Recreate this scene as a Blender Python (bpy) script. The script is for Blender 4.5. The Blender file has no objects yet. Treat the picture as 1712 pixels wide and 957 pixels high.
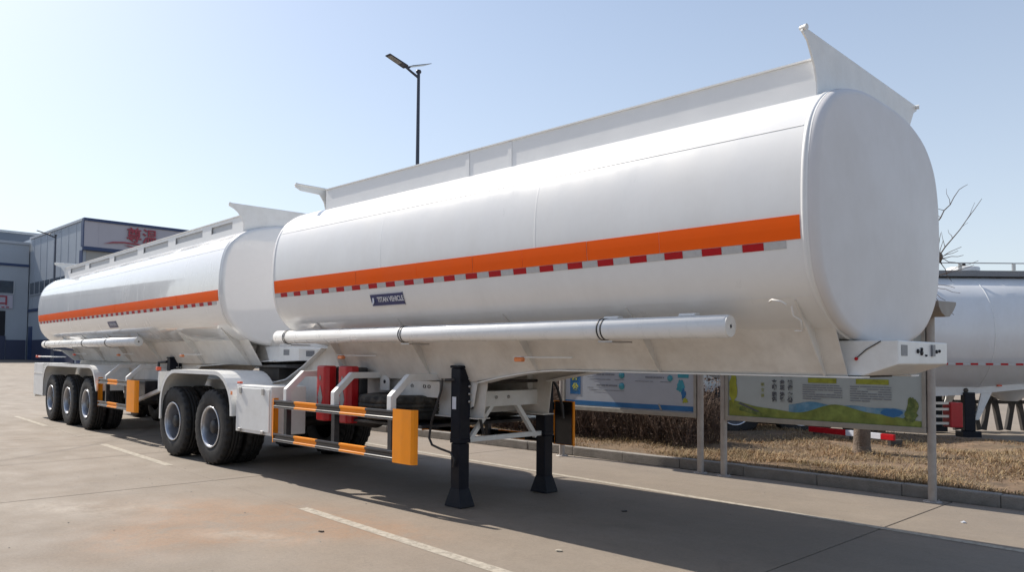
import bpy, math, random
import numpy as np
from mathutils import Vector, Matrix
random.seed(7); rng = np.random.default_rng(7)
S = bpy.context.scene
col = S.collection
R = math.radians
# ------------------------------------------------------------------ camera
cam_d = bpy.data.cameras.new('camera'); cam = bpy.data.objects.new('camera', cam_d); col.objects.link(cam)
S.camera = cam
YAW, PITCH, ROLL = R(45.432), R(2.216), R(0.454)
Fh = Vector((-math.cos(YAW), math.sin(YAW), 0)); Rh = Vector((math.sin(YAW), math.cos(YAW), 0)); Up = Vector((0, 0, 1))
Fv = Fh*math.cos(PITCH) + Up*math.sin(PITCH); Uv = Up*math.cos(PITCH) - Fh*math.sin(PITCH)
Rv = Rh*math.cos(ROLL) + Uv*math.sin(ROLL); Uv = Uv*math.cos(ROLL) - Rh*math.sin(ROLL)
cam.matrix_world = Matrix(((Rv.x, Uv.x, -Fv.x, 6.1416), (Rv.y, Uv.y, -Fv.y, -6.1315), (Rv.z, Uv.z, -Fv.z, 1.5674), (0, 0, 0, 1)))
cam_d.sensor_width = 36; cam_d.lens = 36*1297.15/1712; cam_d.shift_y = 69.6/1712
cam_d.clip_start = 0.05; cam_d.clip_end = 6000
# ------------------------------------------------------------------ light
SUN_EL = R(43); SUN_AZ = (-1.0, -0.10)      # horizontal direction towards the sun
w = bpy.data.worlds.new('World'); S.world = w; w.use_nodes = True
nt = w.node_tree; nt.nodes.clear(); SKY = 0.13
sky = nt.nodes.new('ShaderNodeTexSky'); sky.sky_type = 'NISHITA'; sky.sun_disc = False
sky.sun_elevation = SUN_EL; sky.sun_rotation = math.atan2(SUN_AZ[0], SUN_AZ[1])
sky.air_density = 1.0; sky.dust_density = 1.0; sky.ozone_density = 1.2; sky.altitude = 0
bg = nt.nodes.new('ShaderNodeBackground'); bg.inputs['Strength'].default_value = SKY
wo = nt.nodes.new('ShaderNodeOutputWorld'); 
# thin ground haze: the sky pales evenly all round towards the horizon
tcw = nt.nodes.new('ShaderNodeTexCoord'); sxw = nt.nodes.new('ShaderNodeSeparateXYZ'); nt.links.new(tcw.outputs['Generated'], sxw.inputs[0])
m1 = nt.nodes.new('ShaderNodeMath'); m1.operation = 'MAXIMUM'; m1.inputs[1].default_value = 0; nt.links.new(sxw.outputs[2], m1.inputs[0])
m2 = nt.nodes.new('ShaderNodeMath'); m2.operation = 'MULTIPLY'; m2.inputs[1].default_value = -2.5; nt.links.new(m1.outputs[0], m2.inputs[0])
m3 = nt.nodes.new('ShaderNodeMath'); m3.operation = 'EXPONENT'; nt.links.new(m2.outputs[0], m3.inputs[0])
m4 = nt.nodes.new('ShaderNodeMath'); m4.operation = 'MULTIPLY'; m4.inputs[1].default_value = .78; nt.links.new(m3.outputs[0], m4.inputs[0])
hz = nt.nodes.new('ShaderNodeMix'); hz.data_type = 'RGBA'; nt.links.new(m4.outputs[0], hz.inputs[0]); nt.links.new(sky.outputs[0], hz.inputs[6]); hz.inputs[7].default_value = (.66/SKY, .71/SKY, .77/SKY, 1)
nt.links.new(hz.outputs[2], bg.inputs[0]); nt.links.new(bg.outputs[0], wo.inputs[0])
sl = bpy.data.lights.new('sun', 'SUN'); sl.energy = 5.0; sl.angle = R(0.55); sl.color = (1.0, 0.93, 0.83)
so = bpy.data.objects.new('sun', sl); col.objects.link(so)
sd = Vector((SUN_AZ[0], SUN_AZ[1], 0)).normalized()*math.cos(SUN_EL) + Up*math.sin(SUN_EL)
so.rotation_euler = sd.to_track_quat('Z', 'Y').to_euler(); so.location = sd*60
S.view_settings.view_transform = 'Standard'; S.view_settings.look = 'None'
S.view_settings.exposure = 0.27; S.view_settings.gamma = 1
S.render.resolution_x = 1024; S.render.resolution_y = 573
S.cycles.max_bounces = 6; S.cycles.use_denoising = True

# ------------------------------------------------------------------ materials
def N(nt, t, **k):
    n = nt.nodes.new(t)
    for a, v in k.items():
        if a in n.inputs.keys() if isinstance(a, str) else False: n.inputs[a].default_value = v
        else: setattr(n, a, v)
    return n
def mat(name, c, rough=.5, metal=0., var=.12, scale=3., bump=0., bscale=40., coat=0., spec=.5, dirt=None, dirt_amt=0., dscale=1.5, stretch=(1, 1, 1), rvar=.1):
    m = bpy.data.materials.new(name); m.use_nodes = True; t = m.node_tree; L = t.links.new
    b = t.nodes['Principled BSDF']
    tc = t.nodes.new('ShaderNodeNewGeometry'); mp = t.nodes.new('ShaderNodeMapping'); mp.inputs['Scale'].default_value = stretch
    L(tc.outputs['Position'], mp.inputs['Vector'])
    n = t.nodes.new('ShaderNodeTexNoise'); n.inputs['Scale'].default_value = scale; n.inputs['Detail'].default_value = 6; n.inputs['Roughness'].default_value = .65
    L(mp.outputs[0], n.inputs['Vector'])
    mr = t.nodes.new('ShaderNodeMapRange'); mr.inputs['From Min'].default_value = .3; mr.inputs['From Max'].default_value = .7
    mr.inputs['To Min'].default_value = 1-var; mr.inputs['To Max'].default_value = 1+var*.5; L(n.outputs[0], mr.inputs[0])
    mx = t.nodes.new('ShaderNodeMix'); mx.data_type = 'RGBA'; mx.blend_type = 'MULTIPLY'; mx.inputs[0].default_value = 1
    mx.inputs[6].default_value = (*c, 1); L(mr.outputs[0], mx.inputs[7])
    out = mx.outputs[2]
    if dirt:
        n2 = t.nodes.new('ShaderNodeTexNoise'); n2.inputs['Scale'].default_value = dscale; n2.inputs['Detail'].default_value = 8; n2.inputs['Roughness'].default_value = .7
        L(mp.outputs[0], n2.inputs['Vector'])
        r2 = t.nodes.new('ShaderNodeMapRange'); r2.inputs['From Min'].default_value = .45; r2.inputs['From Max'].default_value = .75; r2.inputs['To Max'].default_value = dirt_amt
        L(n2.outputs[0], r2.inputs[0])
        m2 = t.nodes.new('ShaderNodeMix'); m2.data_type = 'RGBA'; L(r2.outputs[0], m2.inputs[0]); L(out, m2.inputs[6]); m2.inputs[7].default_value = (*dirt, 1)
        out = m2.outputs[2]
    L(out, b.inputs['Base Color'])
    rr = t.nodes.new('ShaderNodeMapRange'); rr.inputs['From Min'].default_value = .3; rr.inputs['From Max'].default_value = .7
    rr.inputs['To Min'].default_value = max(rough-rvar, .03); rr.inputs['To Max'].default_value = min(rough+rvar, 1); L(n.outputs[0], rr.inputs[0]); L(rr.outputs[0], b.inputs['Roughness'])
    b.inputs['Metallic'].default_value = metal; b.inputs['Coat Weight'].default_value = coat; b.inputs['Coat Roughness'].default_value = .08
    b.inputs['Specular IOR Level'].default_value = spec
    if bump:
        n3 = t.nodes.new('ShaderNodeTexNoise'); n3.inputs['Scale'].default_value = bscale; n3.inputs['Detail'].default_value = 4
        L(mp.outputs[0], n3.inputs['Vector'])
        bp = t.nodes.new('ShaderNodeBump'); bp.inputs['Strength'].default_value = bump; bp.inputs['Distance'].default_value = .02; L(n3.outputs[0], bp.inputs['Height']); L(bp.outputs[0], b.inputs['Normal'])
    return m
def tank_paint(name, c, rough, wave, dirt, coat):
    """painted steel: long shallow waves, streaks of dust running down the side"""
    m = bpy.data.materials.new(name); m.use_nodes = True; t = m.node_tree; L = t.links.new; b = t.nodes['Principled BSDF']
    g = t.nodes.new('ShaderNodeNewGeometry')
    mp = t.nodes.new('ShaderNodeMapping'); mp.inputs['Scale'].default_value = (1.3, .5, .5); L(g.outputs['Position'], mp.inputs[0])
    n = t.nodes.new('ShaderNodeTexNoise'); n.inputs['Scale'].default_value = 1.6; n.inputs['Detail'].default_value = 9; n.inputs['Roughness'].default_value = .68; L(mp.outputs[0], n.inputs[0])
    cr = t.nodes.new('ShaderNodeMapRange'); cr.inputs[1].default_value = .42; cr.inputs[2].default_value = .72; cr.inputs[4].default_value = dirt; L(n.outputs[0], cr.inputs[0])
    mx = t.nodes.new('ShaderNodeMix'); mx.data_type = 'RGBA'; mx.inputs[6].default_value = (*c, 1); mx.inputs[7].default_value = (.50, .47, .42, 1); L(cr.outputs[0], mx.inputs[0])
    n4 = t.nodes.new('ShaderNodeTexNoise'); n4.inputs['Scale'].default_value = 14; n4.inputs['Detail'].default_value = 5; L(g.outputs['Position'], n4.inputs[0])
    c4 = t.nodes.new('ShaderNodeMapRange'); c4.inputs[1].default_value = .35; c4.inputs[2].default_value = .65; c4.inputs[3].default_value = .985; c4.inputs[4].default_value = 1.0; L(n4.outputs[0], c4.inputs[0])
    m4 = t.nodes.new('ShaderNodeMix'); m4.data_type = 'RGBA'; m4.blend_type = 'MULTIPLY'; m4.inputs[0].default_value = 1; L(mx.outputs[2], m4.inputs[6]); L(c4.outputs[0], m4.inputs[7])
    L(m4.outputs[2], b.inputs['Base Color'])
    r = t.nodes.new('ShaderNodeMapRange'); r.inputs[1].default_value = .35; r.inputs[2].default_value = .7; r.inputs[3].default_value = rough; r.inputs[4].default_value = rough+.22; L(n.outputs[0], r.inputs[0]); L(r.outputs[0], b.inputs['Roughness'])
    b.inputs['Coat Weight'].default_value = coat; b.inputs['Coat Roughness'].default_value = .12 if coat < .9 else .05; b.inputs['Coat IOR'].default_value = 1.5 if coat < .9 else 1.65
    n2 = t.nodes.new('ShaderNodeTexNoise'); n2.inputs['Scale'].default_value = 1.1; n2.inputs['Detail'].default_value = 2; L(g.outputs['Position'], n2.inputs[0])
    bp = t.nodes.new('ShaderNodeBump'); bp.inputs['Strength'].default_value = wave; bp.inputs['Distance'].default_value = .05; L(n2.outputs[0], bp.inputs['Height'])
    L(bp.outputs[0], b.inputs['Normal']); L(bp.outputs[0], b.inputs['Coat Normal'])
    return m
M = {}
M['tank'] = tank_paint('white_tank_paint', (.80, .80, .79), .27, .15, .14, .5)
M['tank2'] = tank_paint('white_gloss_tank_paint', (.80, .80, .79), .12, .07, .05, 1.0)
M['tank3'] = tank_paint('white_far_tank_paint', (.78, .79, .80), .28, .25, .25, .3)
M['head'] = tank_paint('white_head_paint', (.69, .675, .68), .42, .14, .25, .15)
M['white'] = mat('white_paint', (.80, .80, .78), .4, var=.07, scale=5, dirt=(.42, .36, .29), dirt_amt=.22, dscale=4, coat=.15)
M['whitegloss'] = mat('white_tube_paint', (.82, .82, .81), .3, var=.04, scale=6, coat=.3)
M['wallwhite'] = mat('clean_white_wall_paint', (.84, .84, .83), .42, var=.04, scale=4)
M['recess'] = mat('shaded_recess_grey', (.55, .56, .57), .5, var=.1, scale=4)  # grey painted in for the shaded look of the wall openings
M['underside'] = mat('white_chassis_paint', (.72, .69, .64), .5, var=.12, scale=4, dirt=(.36, .29, .22), dirt_amt=.35, dscale=3)
M['orange_tape'] = mat('orange_band', (.98, .125, .002), .6, var=.04, scale=3, spec=.2)
M['red_tape'] = mat('red_reflective_tape', (.46, .006, .012), .5, var=.12, scale=30, spec=.25)
M['silver_tape'] = mat('silver_reflective_tape', (.50, .50, .50), .35, var=.12, scale=30)
M['guard_orange'] = mat('orange_guard_paint', (.95, .31, .01), .5, var=.05, scale=8, coat=0, dirt=(.6, .22, .05), dirt_amt=.3, dscale=6, spec=.3)
M['guard_black'] = mat('black_guard_paint', (.018, .016, .018), .35, var=.2, scale=8, coat=.3)
M['alu'] = mat('aluminium_edge', (.50, .49, .48), .4, metal=1, var=.1, scale=10)
M['tyre'] = mat('tyre_rubber', (.012, .0115, .012), .7, var=.3, scale=12, dirt=(.06, .05, .042), dirt_amt=.3, dscale=5, bump=.25, bscale=60)
M['tyre_tread'] = mat('dusty_sunlit_tyre_tread', (.03, .028, .025), .85, var=.3, scale=14, dirt=(.20, .17, .13), dirt_amt=.6, dscale=7, bump=.4, bscale=60)  # tan dust, with the colour also lightened for sun on the spare tread
M['rimlip'] = mat('bright_rim_lip', (.62, .63, .66), .3, metal=.7, var=.1, scale=9)
M['rim'] = mat('silver_wheel_rim', (.38, .39, .42), .36, metal=.75, var=.15, scale=9, dirt=(.2, .17, .14), dirt_amt=.3)
M['hubdark'] = mat('dark_hub', (.012, .012, .015), .5, var=.3, scale=20)
M['black'] = mat('black_steel', (.022, .023, .028), .38, var=.3, scale=9, dirt=(.16, .14, .12), dirt_amt=.25, dscale=6, coat=.15)
M['legblack'] = mat('blue_black_steel', (.006, .008, .016), .45, var=.25, scale=9, dirt=(.05, .05, .055), dirt_amt=.2, dscale=6, coat=0, spec=.22)
M['grease'] = mat('dirty_dark_steel', (.045, .04, .037), .7, var=.4, scale=7, dirt=(.15, .12, .09), dirt_amt=.5)
M['red_box'] = mat('red_plastic', (.50, .012, .018), .38, var=.12, scale=12, dirt=(.35, .1, .07), dirt_amt=.2, coat=.1)
M['window_grey'] = mat('grey_plastic_window', (.27, .28, .28), .35, var=.2, scale=20)
M['lamp_red'] = mat('red_lamp_lens', (.75, .10, .04), .2, var=.1, scale=30, coat=.4)
M['lamp_orange'] = mat('orange_lamp_lens', (.85, .28, .10), .2, var=.1, scale=30, coat=.4)
M['sticker'] = mat('printed_sticker', (.6, .6, .62), .5, var=.3, scale=60)
M['stickerdark'] = mat('grey_metal_plate', (.22, .23, .25), .45, var=.4, scale=60)
M['navy'] = mat('navy_plate', (.02, .03, .13), .35, var=.12, scale=20)
M['platewhite'] = mat('plate_white_print', (.7, .72, .78), .4, var=.05, scale=20)
M['post'] = mat('galvanised_post', (.40, .37, .345), .55, metal=.15, var=.18, scale=7, dirt=(.25, .21, .17), dirt_amt=.35, dscale=5)
M['aluframe'] = mat('board_frame_aluminium', (.36, .345, .31), .5, metal=.3, var=.15, scale=9)
M['canopy'] = mat('brown_grey_canopy', (.24, .215, .195), .5, var=.2, scale=6)
M['panel1'] = mat('pale_lilac_board_print', (.42, .455, .51), .45, var=.08, scale=2)
M['blue_print'] = mat('blue_print', (.03, .15, .36), .4, var=.2, scale=3)
M['cyan_print'] = mat('cyan_print', (.06, .33, .42), .4, var=.3, scale=9)
M['yellow_print'] = mat('yellow_print', (.62, .62, .06), .4, var=.25, scale=9)
M['ink'] = mat('dark_print', (.10, .11, .13), .5, var=.3, scale=40)
M['ink_soft'] = mat('grey_print', (.22, .24, .28), .5, var=.3, scale=40)
M['olive_print'] = mat('olive_print', (.32, .34, .04), .45, var=.35, scale=14)
M['green_print'] = mat('green_print', (.20, .26, .06), .45, var=.5, scale=9, dirt=(.30, .29, .05), dirt_amt=.7, dscale=2.5)
M['tree_print'] = mat('tree_print', (.10, .15, .045), .45, var=.5, scale=18, dirt=(.35, .38, .12), dirt_amt=.9, dscale=14)
M['kerb'] = mat('kerb_concrete', (.27, .25, .225), .9, var=.25, scale=6, bump=.5, bscale=50, dirt=(.12, .11, .09), dirt_amt=.5, dscale=2.5)
M['lamp_pole'] = mat('dark_lamp_pole', (.045, .055, .085), .45, var=.15, scale=4)
M['solar'] = mat('solar_panel', (.03, .04, .07), .2, var=.2, scale=30)
M['bark'] = mat('bark', (.17, .13, .10), .9, var=.35, scale=14, bump=.8, bscale=40, dirt=(.05, .04, .035), dirt_amt=.5)
M['twig'] = mat('twig_bark', (.11, .075, .055), .85, var=.35, scale=14)
M['hedge'] = mat('leafless_hedge_twigs', (.115, .075, .055), .9, var=.5, scale=2.5, dirt=(.20, .135, .095), dirt_amt=.7, dscale=1.7)
M['wallblue'] = mat('hazed_blue_grey_cladding', (.40, .445, .50), .6, var=.07, scale=.3, dirt=(.33, .37, .42), dirt_amt=.3, dscale=.4)  # base colour paled to paint in the haze over the far buildings
M['walllow'] = mat('beige_grey_cladding', (.34, .34, .33), .6, var=.07, scale=.3)
M['wallfront'] = mat('lilac_grey_cladding', (.45, .44, .49), .6, var=.06, scale=.3)
M['walldark'] = mat('dark_slate_cladding', (.16, .19, .24), .6, var=.1, scale=.3)
M['basepaint'] = mat('dull_navy_base_paint', (.05, .06, .11), .6, var=.1, scale=.5)
M['bluetrim'] = mat('blue_trim', (.03, .055, .14), .5, var=.1, scale=.5)
M['glass'] = mat('window_glass', (.05, .07, .10), .12, var=.3, scale=.5, rvar=.04)
M['winframe'] = mat('window_frame_paint', (.45, .48, .52), .5, var=.05, scale=1)
M['redsign'] = mat('red_sign_lettering', (.36, .05, .075), .5, var=.1, scale=1)
M['signwhite'] = mat('pale_sign_panel', (.50, .48, .56), .5, var=.05, scale=1)
M['dark_open'] = mat('dark_interior', (.02, .022, .028), .8, var=.2, scale=1)
M['added_warehouse'] = mat('grey_warehouse_cladding', (.24, .26, .29), .7, var=.15, scale=.3)
M['marking'] = None

# ground ------------------------------------------------------------
def ground_mat(name, base, slabs=True):
    m = bpy.data.materials.new(name); m.use_nodes = True; t = m.node_tree; L = t.links.new; b = t.nodes['Principled BSDF']
    g = t.nodes.new('ShaderNodeNewGeometry'); P = g.outputs['Position']
    def noise(s, d=8, r=.6, vec=P, dist=0.):
        n = t.nodes.new('ShaderNodeTexNoise'); n.inputs['Scale'].default_value = s; n.inputs['Detail'].default_value = d; n.inputs['Roughness'].default_value = r; n.inputs['Distortion'].default_value = dist
        L(vec, n.inputs[0]); return n.outputs[0]
    def rmp(x, a, bb, c=0., d=1.):
        r = t.nodes.new('ShaderNodeMapRange'); r.inputs[1].default_value = a; r.inputs[2].default_value = bb; r.inputs[3].default_value = c; r.inputs[4].default_value = d; L(x, r.inputs[0]); return r.outputs[0]
    def mixc(f, a, bb, mode='MIX'):
        x = t.nodes.new('ShaderNodeMix'); x.data_type = 'RGBA'; x.blend_type = mode
        (L(f, x.inputs[0]) if not isinstance(f, float) else setattr(x.inputs[0], 'default_value', f))
        for s, v in ((6, a), (7, bb)):
            if isinstance(v, tuple): x.inputs[s].default_value = (*v, 1)
            else: L(v, x.inputs[s])
        return x.outputs[2]
    def mth(op, a, bb=None, cc=None):
        x = t.nodes.new('ShaderNodeMath'); x.operation = op
        for i, v in enumerate((a, bb, cc)):
            if v is None: continue
            if isinstance(v, (int, float)): x.inputs[i].default_value = v
            else: L(v, x.inputs[i])
        return x.outputs[0]
    c = mixc(rmp(noise(.35, 6, .6), .32, .68), tuple(v*.80 for v in base), tuple(min(v*1.12, 1) for v in base))
    c = mixc(rmp(noise(1.7, 9, .72), .4, .72, 0, .5), c, tuple(v*.66 for v in base))
    mpx = t.nodes.new('ShaderNodeMapping'); mpx.inputs['Scale'].default_value = (.45, 3.2, 1); mpx.inputs['Rotation'].default_value = (0, 0, .05); L(P, mpx.inputs[0])
    c = mixc(rmp(noise(1.0, 6, .6, mpx.outputs[0]), .45, .75, 0, .38), c, (base[0]*.62, base[1]*.60, base[2]*.58))
    c = mixc(rmp(noise(.22, 5, .5, P), .55, .7, 0, .45), c, (base[0]*1.05, base[1]*.92, base[2]*.80))
    # rust stains in front of the wheels
    sp = t.nodes.new('ShaderNodeSeparateXYZ'); L(P, sp.inputs[0]); X, Y = sp.outputs[0], sp.outputs[1]
    def blob(cx, cy, rx, ry, rot=0.):
        dx = mth('SUBTRACT', X, cx); dy = mth('SUBTRACT', Y, cy)
        u = mth('ADD', mth('MULTIPLY', dx, math.cos(rot)/rx), mth('MULTIPLY', dy, math.sin(rot)/rx))
        v = mth('ADD', mth('MULTIPLY', dx, -math.sin(rot)/ry), mth('MULTIPLY', dy, math.cos(rot)/ry))
        d = mth('ADD', mth('MULTIPLY', u, u), mth('MULTIPLY', v, v))
        return mth('POWER', 2.718, mth('MULTIPLY', d, -1.0))
    if slabs:
        bl = mth('ADD', mth('ADD', blob(-1.3, -2.4, 1.2, .5, .5), blob(-.9, -3.35, .55, .75, .9)), mth('ADD', blob(.1, -1.95, .8, .28, .2), blob(-.1, -2.75, .8, .3, .8)))
        st = mth('MULTIPLY', bl, rmp(noise(2.6, 9, .75, P, .6), .36, .6, .1, 1.15))
        c = mixc(mth('MINIMUM', mth('MULTIPLY', st, .8), .58), c, (.31, .155, .065))
        lt = mth('MULTIPLY', mth('ADD', blob(-2.6, -3.55, .9, .35, .6), blob(-.25, -2.9, .5, .18, .5)), rmp(noise(3, 8, .7), .35, .65, .0, .6))
        c = mixc(mth('MINIMUM', lt, .6), c, (.50, .45, .38))
        # curved tyre tracks swept across the yard on the left
        for (cx, cy, rad, wd) in ((-28, 3, 20.14, .07), (-26, -3, 19.43, .06), (-16, -9, 10.55, .08), (-28.3, 2.6, 19.2, .05)):
            dx = mth('SUBTRACT', X, cx); dy = mth('SUBTRACT', Y, cy)
            rr = mth('SQRT', mth('ADD', mth('MULTIPLY', dx, dx), mth('MULTIPLY', dy, dy)))
            k = mth('DIVIDE', mth('SUBTRACT', rr, rad), wd)
            a = mth('MULTIPLY', mth('POWER', 2.718, mth('MULTIPLY', mth('MULTIPLY', k, k), -1.0)), rmp(noise(1.4, 6, .6), .35, .6, .3, .8))
            c = mixc(a, c, (base[0]*.4, base[1]*.38, base[2]*.38))
    vor = t.nodes.new('ShaderNodeTexVoronoi'); vor.feature = 'DISTANCE_TO_EDGE'; vor.inputs['Scale'].default_value = .16
    wv = t.nodes.new('ShaderNodeTexNoise'); wv.inputs['Scale'].default_value = 1.4; wv.inputs['Detail'].default_value = 5; L(P, wv.inputs[0])
    va = t.nodes.new('ShaderNodeVectorMath'); va.operation = 'MULTIPLY_ADD'; L(wv.outputs[1], va.inputs[0]); va.inputs[1].default_value = (.9, .9, 0); L(P, va.inputs[2]); L(va.outputs[0], vor.inputs[0])
    crack = rmp(vor.outputs[0], 0., .0012, .16, 0.)
    c = mixc(crack, c, (.06, .055, .05))
    spk = rmp(noise(70, 4, .7), .58, .70, 0, .6)
    c = mixc(spk, c, (.12, .11, .10))
    c = mixc(rmp(noise(.85, 7, .62, P, .4), .64, .72, 0, .42), c, (base[0]*.42, base[1]*.41, base[2]*.42))
    c = mixc(rmp(noise(18, 7, .8), .42, .66, 0, .5), c, (base[0]*.72, base[1]*.70, base[2]*.68))
    c = mixc(rmp(noise(4, 9, .8), .5, .68, 0, .4), c, (base[0]*1.22, base[1]*1.2, base[2]*1.16))
    c = mixc(rmp(noise(7, 8, .75), .5, .75, 0, .4), c, (base[0]*.6, base[1]*.58, base[2]*.56))
    c = mixc(rmp(noise(40, 4, .7), .3, .7, .0, .32), c, tuple(min(1, v*1.35) for v in base))
    L(c, b.inputs['Base Color'])
    L(rmp(noise(2, 5), .3, .7, .72, .95), b.inputs['Roughness'])
    bp = t.nodes.new('ShaderNodeBump'); bp.inputs['Strength'].default_value = .35; bp.inputs['Distance'].default_value = .01; L(noise(60, 6, .7), bp.inputs['Height']); L(bp.outputs[0], b.inputs['Normal'])
    return m
CONC = (.236, .197, .157)
M['conc'] = ground_mat('worn_concrete', CONC)
M['yard'] = ground_mat('far_concrete', CONC, False)
M['soil'] = mat('dry_soil', (.19, .125, .075), .95, var=.5, scale=5, bump=.9, bscale=14, dirt=(.075, .065, .035), dirt_amt=.8, dscale=1.6)
def marking_mat():
    m = bpy.data.materials.new('worn_white_road_paint'); m.use_nodes = True; t = m.node_tree; L = t.links.new; b = t.nodes['Principled BSDF']
    g = t.nodes.new('ShaderNodeNewGeometry')
    n = t.nodes.new('ShaderNodeTexNoise'); n.inputs['Scale'].default_value = 13; n.inputs['Detail'].default_value = 9; n.inputs['Roughness'].default_value = .75; L(g.outputs[0], n.inputs[0])
    r = t.nodes.new('ShaderNodeMapRange'); r.inputs[1].default_value = .36; r.inputs[2].default_value = .56; L(n.outputs[0], r.inputs[0])
    mx = t.nodes.new('ShaderNodeMix'); mx.data_type = 'RGBA'; L(r.outputs[0], mx.inputs[0]); mx.inputs[6].default_value = (.47, .42, .345, 1); mx.inputs[7].default_value = (.38, .34, .28, 1)
    r2 = t.nodes.new('ShaderNodeMapRange'); r2.inputs[1].default_value = .47; r2.inputs[2].default_value = .60; r2.inputs[3].default_value = .96; r2.inputs[4].default_value = .74; L(n.outputs[0], r2.inputs[0]); L(r2.outputs[0], b.inputs['Alpha'])
    L(mx.outputs[2], b.inputs['Base Color']); b.inputs['Roughness'].default_value = .9
    return m
M['marking'] = marking_mat()

# ------------------------------------------------------------------ mesh helpers
class MB:
    def __init__(s): s.v = []; s.f = []; s.sm = []
    def add(s, vs, fs, smooth=False):
        o = len(s.v); s.v += [tuple(map(float, p)) for p in vs]; s.f += [tuple(i+o for i in f) for f in fs]; s.sm += [smooth]*len(fs); return s
    def box(s, x0, x1, y0, y1, z0, z1):
        return s.add([(x0, y0, z0), (x1, y0, z0), (x1, y1, z0), (x0, y1, z0), (x0, y0, z1), (x1, y0, z1), (x1, y1, z1), (x0, y1, z1)],
                     [(0, 3, 2, 1), (4, 5, 6, 7), (0, 1, 5, 4), (1, 2, 6, 5), (2, 3, 7, 6), (3, 0, 4, 7)])
    def prism(s, poly, axis, a, b):
        """poly in the two other axes (order x,y,z with axis removed)"""
        n = len(poly)
        def P(u, v, w): return {'x': (w, u, v), 'y': (u, w, v), 'z': (u, v, w)}[axis]
        return s.add([P(u, v, a) for u, v in poly] + [P(u, v, b) for u, v in poly],
                     [tuple(range(n)), tuple(range(2*n-1, n-1, -1))] + [(i, i+n, (i+1) % n+n, (i+1) % n) for i in range(n)])
    def tube(s, pts, r, n=10, caps=True, square=False):
        pts = [Vector(p) for p in pts]; rr = r if isinstance(r, (list, tuple)) else [r]*len(pts)
        if square: n = 4
        rings = []; up = None
        for i, p in enumerate(pts):
            d = ((pts[min(i+1, len(pts)-1)]-p).normalized() + (p-pts[max(i-1, 0)]).normalized()).normalized()
            if up is None:
                up = Vector((0, 0, 1)) if abs(d.z) < .9 else Vector((0, 1, 0))
            a = d.cross(up).normalized(); b2 = a.cross(d).normalized(); up = b2
            k = rr[i]*(math.sqrt(2) if square else 1); ph = math.pi/4 if square else 0
            m_ = 1.0
            if 0 < i < len(pts)-1:
                c = (pts[i+1]-p).normalized().dot((p-pts[i-1]).normalized()); m_ = 1.0/max(math.sqrt((1+c)/2), .6) if square else 1.0
            rings.append([p + (a*math.cos(2*math.pi*j/n+ph) + b2*math.sin(2*math.pi*j/n+ph)*m_)*k for j in range(n)])
        vs = [q for g in rings for q in g]; fs = []
        for i in range(len(rings)-1):
            for j in range(n): fs.append((i*n+j, i*n+(j+1) % n, (i+1)*n+(j+1) % n, (i+1)*n+j))
        s.add(vs, fs, not square)
        if caps: s.add(rings[0][::-1], [tuple(range(n))]); s.add(rings[-1], [tuple(range(n))])
        return s
    def lathe(s, prof, n=48, axis='y', c=(0, 0, 0), smooth=True, alt=None):
        """prof: list of (radius, offset along axis)"""
        vs = []
        for k, (r, h) in enumerate(prof):
            for j in range(n):
                a = 2*math.pi*j/n; q = r
                if alt and k in alt and (j//2) % 2: q = r-alt[k]
                u, v = q*math.cos(a), q*math.sin(a)
                vs.append({'y': (c[0]+u, c[1]+h, c[2]+v), 'x': (c[0]+h, c[1]+u, c[2]+v), 'z': (c[0]+u, c[1]+v, c[2]+h)}[axis])
        fs = [(k*n+j, k*n+(j+1) % n, (k+1)*n+(j+1) % n, (k+1)*n+j) for k in range(len(prof)-1) for j in range(n)]
        return s.add(vs, fs, smooth)
    def sheet(s, a, b, t):
        """two matching polylines of points a and b joined into a sheet with thickness vector t"""
        n = len(a); t = Vector(t); A = [Vector(p) for p in a]; B = [Vector(p) for p in b]
        vs = A + B + [p+t for p in A] + [p+t for p in B]; fs = []
        for i in range(n-1):
            fs += [(i, i+1, n+i+1, n+i), (2*n+i, 3*n+i, 3*n+i+1, 2*n+i+1), (i, 2*n+i, 2*n+i+1, i+1), (n+i, n+i+1, 3*n+i+1, 3*n+i)]
        fs += [(0, n, 3*n, 2*n), (n-1, 3*n-1, 4*n-1, 2*n-1)]
        return s.add(vs, fs)
    def build(s, name, m, parent=None, bevel=0., recalc=True, label=None):
        import bmesh
        me = bpy.data.meshes.new(name); me.from_pydata(s.v, [], s.f)
        me.polygons.foreach_set('use_smooth', s.sm)
        if recalc:
            bm = bmesh.new(); bm.from_mesh(me); bmesh.ops.recalc_face_normals(bm, faces=bm.faces); bm.to_mesh(me); bm.free()
        me.materials.append(m); me.update()
        o = bpy.data.objects.new(name, me); col.objects.link(o)
        if parent: o.parent = parent
        if bevel:
            b = o.modifiers.new('bevel', 'BEVEL'); b.width = bevel; b.segments = 2; b.limit_method = 'ANGLE'; b.angle_limit = R(40)
        if label: o['label'] = label
        return o
def bx(name, m, parent, x0, x1, y0, y1, z0, z1, bevel=0., **k): return MB().box(x0, x1, y0, y1, z0, z1).build(name, m, parent, bevel, **k)
def tag(o, label, cat, group=None):
    o['label'] = label; o['category'] = cat
    if group: o['group'] = group
    return o
def empty(name, loc=(0, 0, 0), rz=0.):
    o = bpy.data.objects.new(name, None); o.location = loc; o.rotation_euler = (0, 0, rz); o.empty_display_size = .3; col.objects.link(o); return o
def dup(o, parent, loc=None, rz=None):
    c = o.copy(); col.objects.link(c); c.parent = parent
    if loc is not None: c.location = loc
    if rz is not None: c.rotation_euler = (0, 0, rz)
    return c
def kids(o): return [c for c in o.children]
def dup_tree(o, parent, loc=None, rz=None):
    ch = kids(o); c = dup(o, parent, loc, rz)
    for k in ch: dup_tree(k, c)
    return c
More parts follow.
